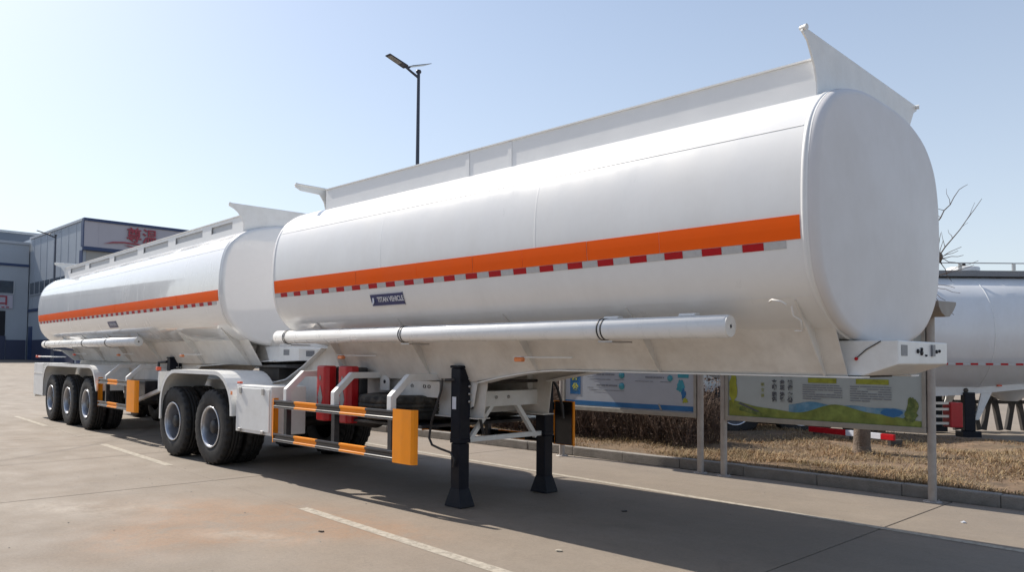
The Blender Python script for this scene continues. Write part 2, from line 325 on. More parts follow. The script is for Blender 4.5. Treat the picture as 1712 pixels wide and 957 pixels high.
def text(name, body, size, m, parent, loc, rot, thick=.002, align='CENTER', sx=1.0, bold=0.):
    cu = bpy.data.curves.new(name, 'FONT'); cu.body = body; cu.size = size; cu.extrude = thick; cu.align_x = align; cu.align_y = 'CENTER'; cu.offset = bold
    t = bpy.data.objects.new('tmp', cu); col.objects.link(t)
    me = bpy.data.meshes.new_from_object(t); bpy.data.objects.remove(t); me.name = name
    me.materials.clear(); me.materials.append(m)
    o = bpy.data.objects.new(name, me); col.objects.link(o); o.parent = parent; o.location = loc; o.rotation_euler = rot; o.scale = (sx, 1, 1); return o
def mstruct(o): o['kind'] = 'structure'; return o

# ------------------------------------------------------------------ ground
def gz(x): return 0. if x > -24 else (-24-x)*.0145 if x > -110 else 86*.0145
def sheet_grid(xs, ys, zf):
    b = MB(); n = len(ys)
    b.add([(x, y, zf(x)) for x in xs for y in ys], [(i*n+j, (i+1)*n+j, (i+1)*n+j+1, i*n+j+1) for i in range(len(xs)-1) for j in range(n-1)]); return b
xs = [-3000, -600, -200, -110, -70, -40, -26, -24.0, 0, 14, 60, 3000]
ground = sheet_grid(xs, [-3000, -300, -60, 0, 60, 300, 3000], lambda x: gz(x) if x < -25 else -.03).build('ground', M['yard'], None, recalc=False); mstruct(ground)
road = sheet_grid([-25.5, -20, 0, 14.5], [-24, -8, 3.5], lambda x: -.022).build('road', M['hubdark'], None, recalc=False); mstruct(road)
# concrete slabs of the yard, joints between them
JX = [-25.5, -23.6, -16.9, -10.1, -3.3, 3.44, 10.2, 14.5]
def jx(x, y): return x + .028*(y-0)*1.0 if -25 < x < 14 else x
def laney(x): return -2.06 - .0615*(x-1.5)
YL = [lambda x: -24., lambda x: -16.8, lambda x: -9.4, lambda x: laney(x), lambda x: laney(x)+3.69, lambda x: 3.50]
g_ = .008
for i in range(len(JX)-1):
    for j in range(len(YL)-1):
        x0, x1 = JX[i], JX[i+1]
        q = [(jx(x0, YL[j](x0)), YL[j](x0)), (jx(x1, YL[j](x1)), YL[j](x1)), (jx(x1, YL[j+1](x1)), YL[j+1](x1)), (jx(x0, YL[j+1](x0)), YL[j+1](x0))]
        cx = sum(p[0] for p in q)/4; cy = sum(p[1] for p in q)/4
        q = [(p[0]-math.copysign(g_, p[0]-cx), p[1]-math.copysign(.002, p[1]-cy)) for p in q]
        z = random.uniform(-.001, .001)
        MB().prism(q, 'z', -.02, z).build('concrete_slab', M['conc'], road, .004)
# painted lane dashes and the worn edge line
for k, (x0, x1) in enumerate(((-1.02, 2.6), (-8.45, -5.05), (-16.3, -12.9), (-24, -20.6), (6.9, 10.2))):
    b = MB(); n = 6
    a = [(x0+(x1-x0)*i/n, laney(x0+(x1-x0)*i/n)-.055, .0032) for i in range(n+1)]; c = [(p[0], p[1]+.115, .0032) for p in a]
    b.add(a+c, [(i, i+1, n+2+i, n+1+i) for i in range(n)])
    o = b.build('lane_marking', M['marking'], road)
xsL = np.linspace(-24, 14, 40)
a = [(x, laney(x)+3.64, .0032) for x in xsL]; c = [(p[0], p[1]+.10, .0032) for p in a]; n = len(a)
MB().add(a+c, [(i, i+1, n+1+i, n+i) for i in range(n-1)]).build('edge_line', M['marking'], road)
# kerb and verge
kerb = bx('kerb', M['hubdark'], None, -40, 16, 3.565, 3.66, -.02, .11); mstruct(kerb)
base = None
for i in range(48):
    x = -32 + i*1.0
    if base is None: base = MB().box(0, .996, 3.545, 3.675, -.01, .135).build('kerb_stone', M['kerb'], kerb, .012); base.location = (x, 0, 0)
    else: dup(base, kerb, (x, random.uniform(-.006, .006), random.uniform(-.006, .004)))
def verge_z(x, y): return .125 + .05*math.sin(x*1.1+y*.7)*math.sin(y*1.3) + .03*math.sin(x*3.1)*math.sin(y*2.7+1) if 3.9 < y < 10.4 else .125
gx = np.arange(-40, 17, .5); gy = np.concatenate([[3.665, 3.8], np.arange(4, 10.6, .4)])
b = MB(); n = len(gy); b.add([(x, y, verge_z(x, y)) for x in gx for y in gy], [(i*n+j, (i+1)*n+j, (i+1)*n+j+1, i*n+j+1) for i in range(len(gx)-1) for j in range(n-1)], True)
b.add([(-40, 10.4, .125), (16.5, 10.4, .125), (16.5, 10.4, -.05), (-40, 10.4, -.05)], [(0, 1, 2, 3)])
verge = b.build('verge', M['soil'], None, recalc=False); mstruct(verge)
# dry grass
def grass(name, n, box, hmin, hmax, m, dens=None):
    x = rng.uniform(box[0], box[1], n); y = box[2] + (box[3]-box[2])*rng.random(n)**1.25
    cl = np.sin(x*2.3+1.7*np.sin(y*1.9))+np.sin(y*3.1+x*.8)+rng.normal(0, .7, n)
    k = cl > -.6; x = x[k]; y = y[k]; cl = cl[k]; n = len(x)
    z = np.array([verge_z(a, b2) for a, b2 in zip(x, y)])-.01
    h = rng.uniform(hmin, hmax, n)*(1+.25*np.clip(cl, 0, 2)); a = rng.uniform(0, 2*np.pi, n); lean = rng.uniform(.5, 2.4, n)*h; wd = rng.uniform(.002, .0042, n)*1.15
    dx, dy = np.cos(a), np.sin(a); v = np.empty((n, 5, 3))
    v[:, 0] = np.stack([x-dy*wd, y+dx*wd, z], 1); v[:, 1] = np.stack([x+dy*wd, y-dx*wd, z], 1)
    v[:, 2] = np.stack([x+dx*lean*.4+dy*wd*.8, y+dy*lean*.4-dx*wd*.8, z+h*.7], 1); v[:, 3] = np.stack([x+dx*lean*.4-dy*wd*.8, y+dy*lean*.4+dx*wd*.8, z+h*.7], 1)
    v[:, 4] = np.stack([x+dx*lean, y+dy*lean, z+h*.85], 1)
    idx = np.arange(n)*5
    q = np.stack([idx, idx+1, idx+2, idx+3], 1); tr = np.stack([idx+3, idx+2, idx+4], 1)
    me = bpy.data.meshes.new(name); me.from_pydata(v.reshape(-1, 3).tolist(), [], q.tolist()+tr.tolist()); me.materials.append(m)
    o = bpy.data.objects.new(name, me); col.objects.link(o); o['kind'] = 'stuff'; return o
M['straw'] = mat('dry_straw', (.34, .205, .10), .85, var=.5, scale=6.0, dirt=(.11, .105, .04), dirt_amt=.8, dscale=1.3)
M['straw2'] = mat('pale_dead_grass', (.40, .29, .16), .85, var=.4, scale=7.0, dirt=(.13, .13, .05), dirt_amt=.6, dscale=1.7)
tag(grass('dry_grass', 95000, (-9, 9.5, 3.69, 10), .015, .06, M['straw']), 'dry straw coloured grass on the verge behind the notice boards', 'grass')
tag(grass('dead_grass', 36000, (-9, 9.5, 3.72, 9), .02, .085, M['straw2']), 'pale dead grass tufts scattered over the verge', 'grass')

# ------------------------------------------------------------------ tank geometry
HALF = [(0, 3.535), (.43, 3.52), (.80, 3.44), (1.02, 3.33), (1.18, 3.16), (1.262, 2.92), (1.285, 2.6), (1.262, 2.32), (1.19, 2.1), (1.03, 1.92), (.78, 1.775), (.4, 1.69), (0, 1.665)]
def smooth_profile(half, nper=5):
    full = half + [(-a, b2) for a, b2 in half[-2:0:-1]]; n = len(full); out = []
    for i in range(n):
        p0, p1, p2, p3 = (Vector(full[(i+k-1) % n]) for k in range(4))
        for j in range(nper):
            t = j/nper
            out.append(.5*((2*p1)+(p2-p0)*t+(2*p0-5*p1+4*p2-p3)*t*t+(3*p1-p0-3*p2+p3)*t**3))
    return out
PROF = smooth_profile(HALF)
def circ_profile(r, zc, n=96, flat=0): return [Vector((r*math.sin(2*math.pi*i/n), zc+r*math.cos(2*math.pi*i/n))) for i in range(n)]
def pnorm(pr, i):
    n = len(pr); d = pr[(i+1) % n]-pr[(i-1) % n]; return Vector((-d.y, d.x)).normalized()*(1 if (-d.y*(pr[i].x)+d.x*(pr[i].y-2.6)) > 0 else -1)
def offset(pr, d): return [p+pnorm(pr, i)*d for i, p in enumerate(pr)]
def ring(pr, x): return [(x, p.x, p.y) for p in pr]
def loft(b, rings, smooth=True):
    n = len(rings[0]); b.add([p for r_ in rings for p in r_], [(k*n+j, k*n+(j+1) % n, (k+1)*n+(j+1) % n, (k+1)*n+j) for k in range(len(rings)-1) for j in range(n)], smooth)
def head(name, pr, x, sgn, m, parent, bulge=.035, rad=.06):
    b = MB(); R_ = []
    for a in np.linspace(0, math.pi/2, 7): R_.append(ring(offset(pr, -rad*(1-math.cos(a))-.001), x+sgn*rad*math.sin(a)*1.0))
    zc = 2.6 if pr is PROF else sum(p.y for p in pr)/len(pr); last = offset(pr, -rad-.001)
    for s in (.9, .75, .55, .35, .15, .02): R_.append([(x+sgn*(rad+bulge*(1-s*s)), p.x*s, zc+(p.y-zc)*s) for p in last])
    loft(b, R_); b.add(R_[-1], [tuple(range(len(pr)))], True); return b.build(name, m, parent)
def side_at(pr, z, side=-1):
    pts = sorted([(p.y, p.x) for p in pr if p.x*side > 0.0 and abs(p.x) > .5]); zs = [p[0] for p in pts]; ys = [p[1] for p in pts]
    return float(np.interp(z, zs, ys))
def patch(name, pr, x0, x1, z0, z1, m, parent, off=.003, side=-1, n=5, label=None):
    b = MB(); zs = np.linspace(z0, z1, n); a = []; c = []
    for z in zs: y = side_at(pr, z, side)+side*off; a.append((x0, y, z)); c.append((x1, y, z))
    b.sheet(a, c, (0, -side*.0025, 0)); return b.build(name, m, parent, label=label)

def tyre_mesh():
    r = .54; w_ = .135
    prof = [(.285, w_*.78), (.30, w_*.93), (.36, w_*1.03), (.43, w_*1.04), (.49, w_*.98), (.518, w_*.93), (.536, w_*.84), (r, w_*.62), (r, w_*.40), (r-.014, w_*.38), (r-.014, w_*.30), (r, w_*.28), (r, w_*.05), (r-.014, w_*.03)]
    prof = prof + [(a, -h) for a, h in prof[::-1]]
    n = len(prof); alt = {5: .010, 6: .026, 7: .020, n-6: .010, n-7: .026, n-8: .020}
    return MB().lathe(prof, 112, 'y', smooth=True, alt=alt)
def rim_mesh(deep=.20):
    """seen from -y: lip at -w, barrel going in, disc deep inside"""
    prof = [(.292, -.118), (.296, -.128), (.288, -.134), (.272, -.130), (.262, -.10), (.252, -.04), (.245, .05), (.235, .085), (.20, .098), (.16, .088), (.135, .06), (.13, .05)]
    return MB().lathe(prof, 56, 'y')
TYRE = RIM = HUB = HOLE = BOLT = None
def wheel(parent, x, y, z, side, outer=True, tm=None):
    """side -1: camera side. tyre object plus rim with hub"""
    global TYRE, RIM, HUB, HOLE, BOLT, LIP
    if TYRE is None:
        TYRE = tyre_mesh().build('tyre', M['tyre'], None).data
        RIM = rim_mesh().build('rim', M['rim'], None).data
        LIP = MB().lathe([(.290, -.1285), (.297, -.132), (.298, -.138), (.290, -.1405), (.278, -.1385), (.272, -.131)], 56, 'y').build('rim_lip', M['rimlip'], None).data
        HUB = MB().lathe([(.13, .05), (.125, -.02), (.105, -.03), (.10, -.085), (.085, -.10), (.0, -.102)], 24, 'y').build('hub', M['hubdark'], None).data
        h = MB()
        for k in range(10):
            a = 2*math.pi*k/10; h.lathe([(.0, .082), (.018, .082), (.02, .10)], 10, 'y', (math.cos(a)*.198, 0, math.sin(a)*.198))
        HOLE = h.build('hand_hole', M['dark_open'], None).data
        h = MB()
        for k in range(10):
            a = 2*math.pi*(k+.5)/10; h.lathe([(.0, .045), (.011, .045), (.011, .09)], 6, 'y', (math.cos(a)*.158, 0, math.sin(a)*.158))
        BOLT = h.build('wheel_nut', M['rim'], None).data
        for o in [o for o in col.objects if o.data in (TYRE, RIM, HUB, HOLE, BOLT, LIP)]: bpy.data.objects.remove(o)
    wh = bpy.data.objects.new('wheel', TYRE); col.objects.link(wh); wh.parent = parent; wh.location = (x, y, z); wh.rotation_euler = (0, random.uniform(0, 6), 0 if side < 0 else math.pi)
    if outer:
        for nm, d in (('rim', RIM), ('rim_lip', LIP), ('hub', HUB), ('hand_holes', HOLE), ('wheel_nuts', BOLT)):
            o = bpy.data.objects.new(nm, d); col.objects.link(o); o.parent = wh
    return wh

def fender(parent, x0, x1, top, low0, low1, y0, y1, m, rc=.55, t=.012):
    """arched sheet over wheels from x0 (rear foot) to x1 (front foot)"""
    pts = [(x0, low0)]
    for a in np.linspace(math.pi, math.pi/2, 9): pts.append((x0+rc+rc*math.cos(a), top-rc+rc*math.sin(a)))
    for a in np.linspace(math.pi/2, 0.0, 9): pts.append((x1-rc+rc*math.cos(a), top-rc+rc*math.sin(a)))
    pts.append((x1, low1))
    b = MB(); a_ = [(p[0], y0, p[1]) for p in pts]; c_ = [(p[0], y1, p[1]) for p in pts]
    # thickness along the inward direction: build as closed loop prism
    cx = (x0+x1)/2
    inner = []
    for i, p in enumerate(pts):
        q0 = Vector(pts[max(i-1, 0)]); q1 = Vector(pts[min(i+1, len(pts)-1)]); d = (q1-q0).normalized(); nn = Vector((d.y, -d.x)); inner.append((p[0]+nn.x*t, p[1]+nn.y*t))
    n = len(pts); vs = [(p[0], y0, p[1]) for p in pts]+[(p[0], y1, p[1]) for p in pts]+[(p[0], y0, p[1]) for p in inner]+[(p[0], y1, p[1]) for p in inner]; fs = []
    for i in range(n-1): fs += [(i, i+1, n+i+1, n+i), (2*n+i, 3*n+i, 3*n+i+1, 2*n+i+1), (i, 2*n+i, 2*n+i+1, i+1), (n+i, n+i+1, 3*n+i+1, 3*n+i)]
    fs += [(0, n, 3*n, 2*n), (n-1, 3*n-1, 4*n-1, 2*n-1)]
    b.add(vs, fs, False); o = b.build('mudguard', m, parent)
    # folded outer lip
    L_ = MB(); ys = y0 if abs(y0) > abs(y1) else y1; inner2 = []
    for i, p in enumerate(pts):
        q0 = Vector(pts[max(i-1, 0)]); q1 = Vector(pts[min(i+1, len(pts)-1)]); d = (q1-q0).normalized(); nn = Vector((d.y, -d.x)); inner2.append((p[0]+nn.x*.055, p[1]+nn.y*.055))
    vs = [(p[0], ys, p[1]) for p in pts]+[(p[0], ys, p[1]) for p in inner2]; sgn = 1 if ys < 0 else -1
    vs += [(v[0], v[1]-sgn*.006, v[2]) for v in vs]; m2 = 2*n; fs = []
    for i in range(n-1): fs += [(i, i+1, n+i+1, n+i), (m2+i, m2+n+i, m2+n+i+1, m2+i+1), (i, m2+i, m2+i+1, i+1), (n+i, n+i+1, m2+n+i+1, m2+n+i)]
    fs += [(0, n, m2+n, m2), (n-1, m2+n-1, m2+2*n-1, 2*n-1)]
    L_.add(vs, fs); L_.build('lip', m, o)
    return o
def coaming(parent, x0, x1, pr, m, windows=(), joints=()):
    """spill walls along the top, with a winged plate at each end; returns nothing"""
    for s in (-1, 1):
        yb = .93; zt = 3.635
        ztop = side_at(pr, 0, s) if 0 else 3.36
        if windows and s < 0:
            b = MB(); y0, y1 = sorted((s*yb, s*(yb-.012)))
            cuts = [x0] + [v for w_ in windows for v in w_] + [x1]
            b.box(x0, x1, y0, y1, 3.585, zt); b.box(x0, x1, y0, y1, ztop-.06, 3.475)
            for i in range(0, len(cuts), 2): b.box(cuts[i], cuts[i+1], y0, y1, 3.475, 3.585)
            for i in range(1, len(cuts)-1, 2): bx('recess_panel', M['recess'], parent, cuts[i]-.14, cuts[i+1]+.03, y1+.018, y1+.024, 3.40, 3.61)
            b.build('spill_wall', m, parent)
        else:
            o = bx('spill_wall', m, parent, x0, x1, *sorted((s*yb, s*(yb-.012))), ztop-.06, zt)
        bx('wall_edge', m, parent, x0, x1, *sorted((s*(yb+.014), s*(yb-.03))), zt+.001, zt+.012)
        for j in joints: bx('wall_joint', m, parent, j, j+.05, *sorted((s*(yb+.0015), s*(yb+.006))), ztop, zt-.01)
def wing(parent, x, sgn, m, half=1.15, tip=3.80, neck=.925):
    """plate across the tank with swept-out tips"""
    L_ = [(-half, tip), (-half-.015, tip-.035), (-half+.07, tip-.075), (-neck-.095, 3.66), (-neck-.03, 3.57), (-neck-.005, 3.48), (-neck, 3.36)]
    poly = L_ + [(-a, b2) for a, b2 in L_[::-1]]
    o = MB().prism(poly, 'x', x-.006, x+.006).build('wing_plate', m, parent)
    MB().tube([(x-sgn*.01, -half, tip), (x-sgn*.01, half, tip)], .013, 8).build('top_rod', m, o)
    for s in (-1, 1): MB().tube([(x-.02, s*(half-.01), tip-.006), (x+.03, s*(half+.0), tip-.008)], [.015, .02], 10).build('tip_cap', m, o)
    return o
def guard_rails(parent, x0, x1, y, z0, z1, nseg, cap_w, sgn=-1, capleft=True):
    h = .098
    for z in (z0+.008, z1-h-.008):
        L_ = (x1-x0)/nseg; prof = [(0, 0), (-.026, 0), (-.034, .006), (-.034, .024), (-.018, .040), (-.018, .060), (-.034, .074), (-.034, .092), (-.031, h), (0, h)]
        rail = MB().prism([(y+.012+.0*sgn, z+.01), (y+.0, z+.01), (y, z+h-.01), (y+.012, z+h-.01)], 'x', x0, x1).build('rail', M['black'], parent)
        for k in range(nseg):
            m = M['guard_orange'] if k % 2 else M['guard_black']
            MB().prism([(y+(-1 if sgn > 0 else 1)*(-a_), z+b2) if 0 else (y+(a_ if sgn < 0 else -a_), z+b2) for a_, b2 in prof], 'x', x0+k*L_, x0+(k+1)*L_).build('rail_section', m, rail)
        for zz in (z+.002,): MB().tube([(x0, y+sgn*.031, zz), (x1, y+sgn*.031, zz)], .0028, 6).build('edge_strip', M['alu'], rail)
    # orange end plates: curved, wrapping round the rail ends
    b = MB(); pts = [(x1-.012, y+sgn*.022), (x1+.012, y+sgn*.038), (x1+cap_w*.45, y+sgn*.040), (x1+cap_w*.86, y+sgn*.036), (x1+cap_w*.94, y+sgn*.018), (x1+cap_w*.97, y-sgn*.02)]
    lo = [(p[0], p[1], z0-.01) for p in pts]; hi = [(p[0], p[1], z1+.01) for p in pts]
    b.sheet(lo, hi, (0, -sgn*.006, 0)); o = b.build('end_plate', M['guard_orange'], parent)
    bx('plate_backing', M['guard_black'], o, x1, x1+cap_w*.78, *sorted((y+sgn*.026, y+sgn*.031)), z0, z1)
    if capleft:
        b = MB(); pts = [(x0-.01, y+sgn*.03), (x0-.04, y+sgn*.02), (x0-.06, y-sgn*.02), (x0-.065, y-sgn*.07)]
        lo = [(p[0], p[1], z0-.01) for p in pts]; hi = [(p[0], p[1], z1+.01) for p in pts]
        b.sheet(lo, hi, (.005, 0, 0)); b.build('end_plate', M['guard_orange'], parent)
def bracket(parent, x, sgn, z0=.5, ztop=1.345, yo=1.215, inner=.5, m=None):
    o = MB().tube([(x, sgn*yo, 1.01), (x, sgn*yo, 1.14), (x, sgn*(yo-.22), ztop), (x, sgn*inner, ztop)], .036, square=True).build('bracket', m or M['white'], parent, .006)
    MB().tube([(x, sgn*(yo-.01), z0+.02), (x, sgn*(yo-.01), 1.009)], .034, square=True).build('bracket_post', M['black'], o, .004)
def marker(parent, x, y, z, m='lamp_orange', arm=.55, sgn=-1):
    o = bx('side_lamp', M[m], parent, x-.05, x+.05, y-.028, y+.028, z-.022, z+.022, .012)
    bx('lamp_base', M['platewhite'], o, x-.052, x+.052, y-.03, y+.03, z+.023, z+.030)
    MB().tube([(x+.05, y+.015*-sgn, z+.02), (x+arm, y-sgn*.12, z+.02)], .008, 6).build('lamp_stalk', M['white'], o)
def hose_tube(parent, x0, x1, y, z, r, straps, brk, sgn=-1):
    o = MB().lathe([(r-.006, x0), (r, x0+.004), (r, x1-.004), (r-.006, x1)], 40, 'x', (0, y, z)).build('hose_tube', M['whitegloss'], parent)
    for xx, s in ((x0, -1), (x1, 1)):
        MB().lathe([(r-.005, xx-s*.002), (r-.007, xx+s*.012), (.014, xx+s*.014)], 40, 'x', (0, y, z), False).build('end_cap', M['white'], o)
        MB().lathe([(.0, xx+s*.010), (.015, xx+s*.010)], 12, 'x', (0, y, z)).build('cap_hole', M['hubdark'], o)
    for s in straps:
        for d in (-.018, .018):
            MB().lathe([(r+.001, s+d-.007), (r+.005, s+d-.005), (r+.005, s+d+.005), (r+.001, s+d+.007)], 36, 'x', (0, y, z)).build('strap', M['hubdark'], o)
        bx('clamp', M['alu'], o, s-.05, s+.09, y-.02, y+.25*-sgn if sgn < 0 else y+.02, z-r-.022, z-r-.010)
    for s in brk:
        MB().prism([(y*1.0, z+r+.002), (y-sgn*.02, z+r+.022), (y-sgn*.08, z+r+.022), (y-sgn*.10, z+r+.0)], 'x', s-.07, s+.07).build('lug', M['white'], o, .004)
def gusset(parent, x, sgn, pr, zb=1.455, yb=.60, w_=.012, tall=1.98, flange=True):
    yt = abs(side_at(pr, tall, sgn))
    MB().prism([(sgn*yb, zb), (sgn*(yb-.02), zb), (sgn*(yb-.08), 1.80), (sgn*(yt-.02), tall), (sgn*(yt-.0), tall-.01), (sgn*(yb+.035), zb)], 'x', x, x+w_).build('gusset', M['underside'], parent)
    if not flange: return
    pts = [(yb+.02, zb), (yb+.06, zb+.06), (yt-.03, tall-.06), (yt+.0, tall)]
    b = MB(); b.sheet([(x-.02, sgn*p[0], p[1]) for p in pts], [(x+.04, sgn*p[0], p[1]) for p in pts], (0, sgn*.006, 0)); b.build('gusset_flange', M['underside'], parent)
def skirt(parent, sgn, pr, x0, x1, xk, zb):
    """flared belly plate between the tank side and the chassis"""
    b = MB(); n = 14; X_ = np.linspace(x0, x1, n)
    a = [(x, sgn*.60, zb(x)) for x in X_]; c = [(x, sgn*.86, 1.86) for x in X_]
    b.sheet(a, c, (0, -sgn*.006, 0)); return b.build('belly_plate', M['underside'], parent)
def manholes(parent, xs_, pr):
    for x in xs_:
        o = MB().lathe([(.30, 3.52), (.30, 3.60), (.27, 3.62), (.0, 3.625)], 28, 'z', (x, 0, 0)).build('manhole', M['white'], parent)
        MB().lathe([(.12, 3.62), (.12, 3.655), (.0, 3.665)], 20, 'z', (x, 0, 0)).build('manhole_lid', M['alu'], o)
def leg(parent, sgn, x=0., foot=0.0, ztop=1.45, drop=0., crank=True):
    y = sgn*.66
    o = bx('landing_leg', M['legblack'], parent, x-.075, x+.075, y-.075, y+.075, .70, ztop, .012)
    bx('leg_head', M['legblack'], o, x-.085, x+.085, y-.085, y+.085, ztop+.001, ztop+.03, .012)
    bx('leg_collar', M['legblack'], o, x-.078, x+.078, y-.078, y+.078, .665, .71, .006)
    bx('inner_leg', M['legblack'], o, x-.069, x+.069, y-.069, y+.069, .13+drop, .6605, .008)
    f = MB(); z0 = .004+drop
    f.add([(x-.13, y-.10, z0), (x+.13, y-.10, z0), (x+.13, y+.10, z0), (x-.13, y+.10, z0), (x-.125, y-.095, z0+.03), (x+.125, y-.095, z0+.03), (x+.125, y+.095, z0+.03), (x-.125, y+.095, z0+.03), (x-.07, y-.072, z0+.19), (x+.07, y-.072, z0+.19), (x+.07, y+.072, z0+.19), (x-.07, y+.072, z0+.19)],
          [(0, 3, 2, 1), (0, 1, 5, 4), (1, 2, 6, 5), (2, 3, 7, 6), (3, 0, 4, 7), (4, 5, 9, 8), (5, 6, 10, 9), (6, 7, 11, 10), (7, 4, 8, 11), (8, 9, 10, 11)])
    f.build('foot', M['legblack'], o, .006)
    g = bx('gearbox', M['legblack'], o, x+.0, x+.06, y+sgn*-.10, y+sgn*-.16 if 0 else y+.14, 1.02, ztop-.03, .01) if sgn < 0 else None
    if sgn < 0:
        for zz in (1.10, 1.18, 1.26, 1.34):
            MB().lathe([(.016, .0), (.016, .016), (0, .017)], 6, 'x', (x+.076, y+.05, zz)).build('bolt', M['alu'], o)
            MB().lathe([(.016, .0), (.016, .016), (0, .017)], 6, 'x', (x+.061, y+.115, zz)).build('bolt', M['alu'], o)
        if not drop: bx('label_sticker', M['platewhite'], o, x-.045, x+.015, y-.0785, y-.076, 1.02, 1.15)
        if crank:
            c = MB().tube([(x-.02, y-.07, 1.33), (x-.10, y-.14, 1.325)], .016, 8).build('crank_shaft', M['black'], o)
            MB().tube([(x-.12, y-.15, 1.34), (x-.14, y-.15, 1.22), (x-.30, y-.15, .86), (x-.33, y-.15, .70), (x-.28, y-.15, .63), (x-.16, y-.14, .60), (x-.01, y-.12, .57), (x+.02, y-.10, .50), (x+.0, y-.09, .42)], .013, 8).build('crank_handle', M['black'], o)
    return o
def extinguisher(parent, x, sgn):
    y = sgn*.93; o = MB().prism([(x-.12, y), (x-.085, y+sgn*.055), (x+.085, y+sgn*.055), (x+.12, y), (x+.12, y-sgn*.10), (x-.12, y-sgn*.10)], 'z', .775, 1.45).build('extinguisher_case', M['red_box'], parent, .02)
    MB().prism([(x-.12, y-sgn*.102), (x+.12, y-sgn*.102), (x+.11, y-sgn*.24), (x-.11, y-sgn*.24)], 'z', .79, 1.435).build('case_back', M['black'], o, .02)
    yy = y+sgn*.0565
    MB().prism([(x-.055, 1.06), (x, .90), (x+.055, 1.06), (x, 1.22)], 'y', yy, yy+sgn*.003).build('diamond_window', M['window_grey'], o)
    MB().prism([(x-.022, 1.30), (x, 1.265), (x+.022, 1.30), (x, 1.335)], 'y', yy, yy+sgn*.003).build('latch', M['window_grey'], o)
def toolbox(parent, x0, x1, sgn, z0, z1):
    y0, y1 = sorted((sgn*1.235, sgn*.74)); o = bx('tool_box', M['white'], parent, x0, x1, y0, y1, z0, z1, .01)
    ys = sgn*1.2365
    d = bx('box_door', M['white'], o, x0+.04, x1-.03, *sorted((ys, ys+sgn*.012)), z0+.04, z1-.035, .004)
    for xx in (x0+.16, x1-.18):
        bx('hinge', M['alu'], o, xx-.025, xx+.025, *sorted((ys+sgn*.0125, ys+sgn*.03)), z1-.11, z1-.03, .004)
        bx('catch', M['alu'], o, xx-.03, xx+.03, *sorted((ys+sgn*.0125, ys+sgn*.035)), z0+.01, z0+.055, .006)
    return o
def side_decals(root, pr, x0, x1, side, pieces, n0, lw):
    seams = [x0] + list(pieces) + [x1]
    for i in range(len(seams)-1): patch('orange_band', pr, seams[i]+.002, seams[i+1]-.002, 2.352, 2.508, M['orange_tape'], root, .0035+.001*(i % 2), side)
    n = int((x1-x0+.02)/lw); proto = {}
    for i in range(n):
        k = i % 2; nm = 'silver_tape' if k == 0 else 'red_tape'
        if k not in proto: proto[k] = patch(nm, pr, 0, lw-.003, 2.298, 2.349, M[nm], root, .0035, side, 3); proto[k].location = (x0+i*lw, 0, 0)
        else: dup(proto[k], root, (x0+i*lw, 0, 0))
def shell(root, pr, x0, x1, m, mh, seams=(), sgnz=True):
    b = MB(); xs_ = [x0, x0+.02] + list(np.linspace(x0+.02, x1-.02, 24))[1:-1] + [x1-.02, x1]
    loft(b, [ring(pr, x) for x in xs_]); t = b.build('tank_shell', m, root)
    for x in (x0+.015, x1-.045):
        b = MB(); o1 = offset(pr, .0045); loft(b, [ring(pr, x), ring(o1, x+.004), ring(o1, x+.026), ring(pr, x+.03)], True); b.build('rim_seam', m, t)
    for x in seams:
        b = MB(); o1 = offset(pr, .0009); loft(b, [ring(pr, x), ring(o1, x+.008), ring(o1, x+.016), ring(pr, x+.024)], True); b.build('weld_seam', m, t)
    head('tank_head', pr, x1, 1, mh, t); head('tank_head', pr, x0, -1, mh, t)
    return t

# ------------------------------------------------------------------ front trailer
FT = tag(empty('tank_trailer'), 'long white tank semi-trailer in front, orange band, standing on black landing legs', 'tank trailer')
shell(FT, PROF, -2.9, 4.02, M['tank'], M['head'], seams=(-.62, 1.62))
for s in (-1, 1):
    patch('shoulder_seam', PROF, -2.86, 3.96, 3.110, 3.115, M['tank'], FT, .003, s, 2)
    patch('lower_seam', PROF, -2.86, 3.96, 1.985, 1.993, M['tank'], FT, .0035, s, 2)
    side_decals(FT, PROF, -2.87, 3.968, s, (-2.09, -1.06, .01, .84, 1.48, 2.2, 2.89), 0, .1567)
    hose_tube(FT, -2.92, 3.40, s*1.17, 1.80, .083, (-2.66, -.30, 2.30), (2.35, 3.05), s)
coaming(FT, -2.25, 3.93, PROF, M['wallwhite'], joints=(.35, .95))
wing(FT, 3.93, 1, M['white'], 1.14, 3.80); wing(FT, -2.66, -1, M['white'], 1.12, 3.745, .68)
for s in (-1, 1): MB().sheet([(-2.65, s*.68, 3.40), (-2.25, s*.93, 3.34)], [(-2.65, s*.68, 3.735), (-2.25, s*.93, 3.64)], (0, -s*.01, 0)).build('wing_brace', M['white'], FT)
manholes(FT, (-1.6, .6, 2.8), PROF)
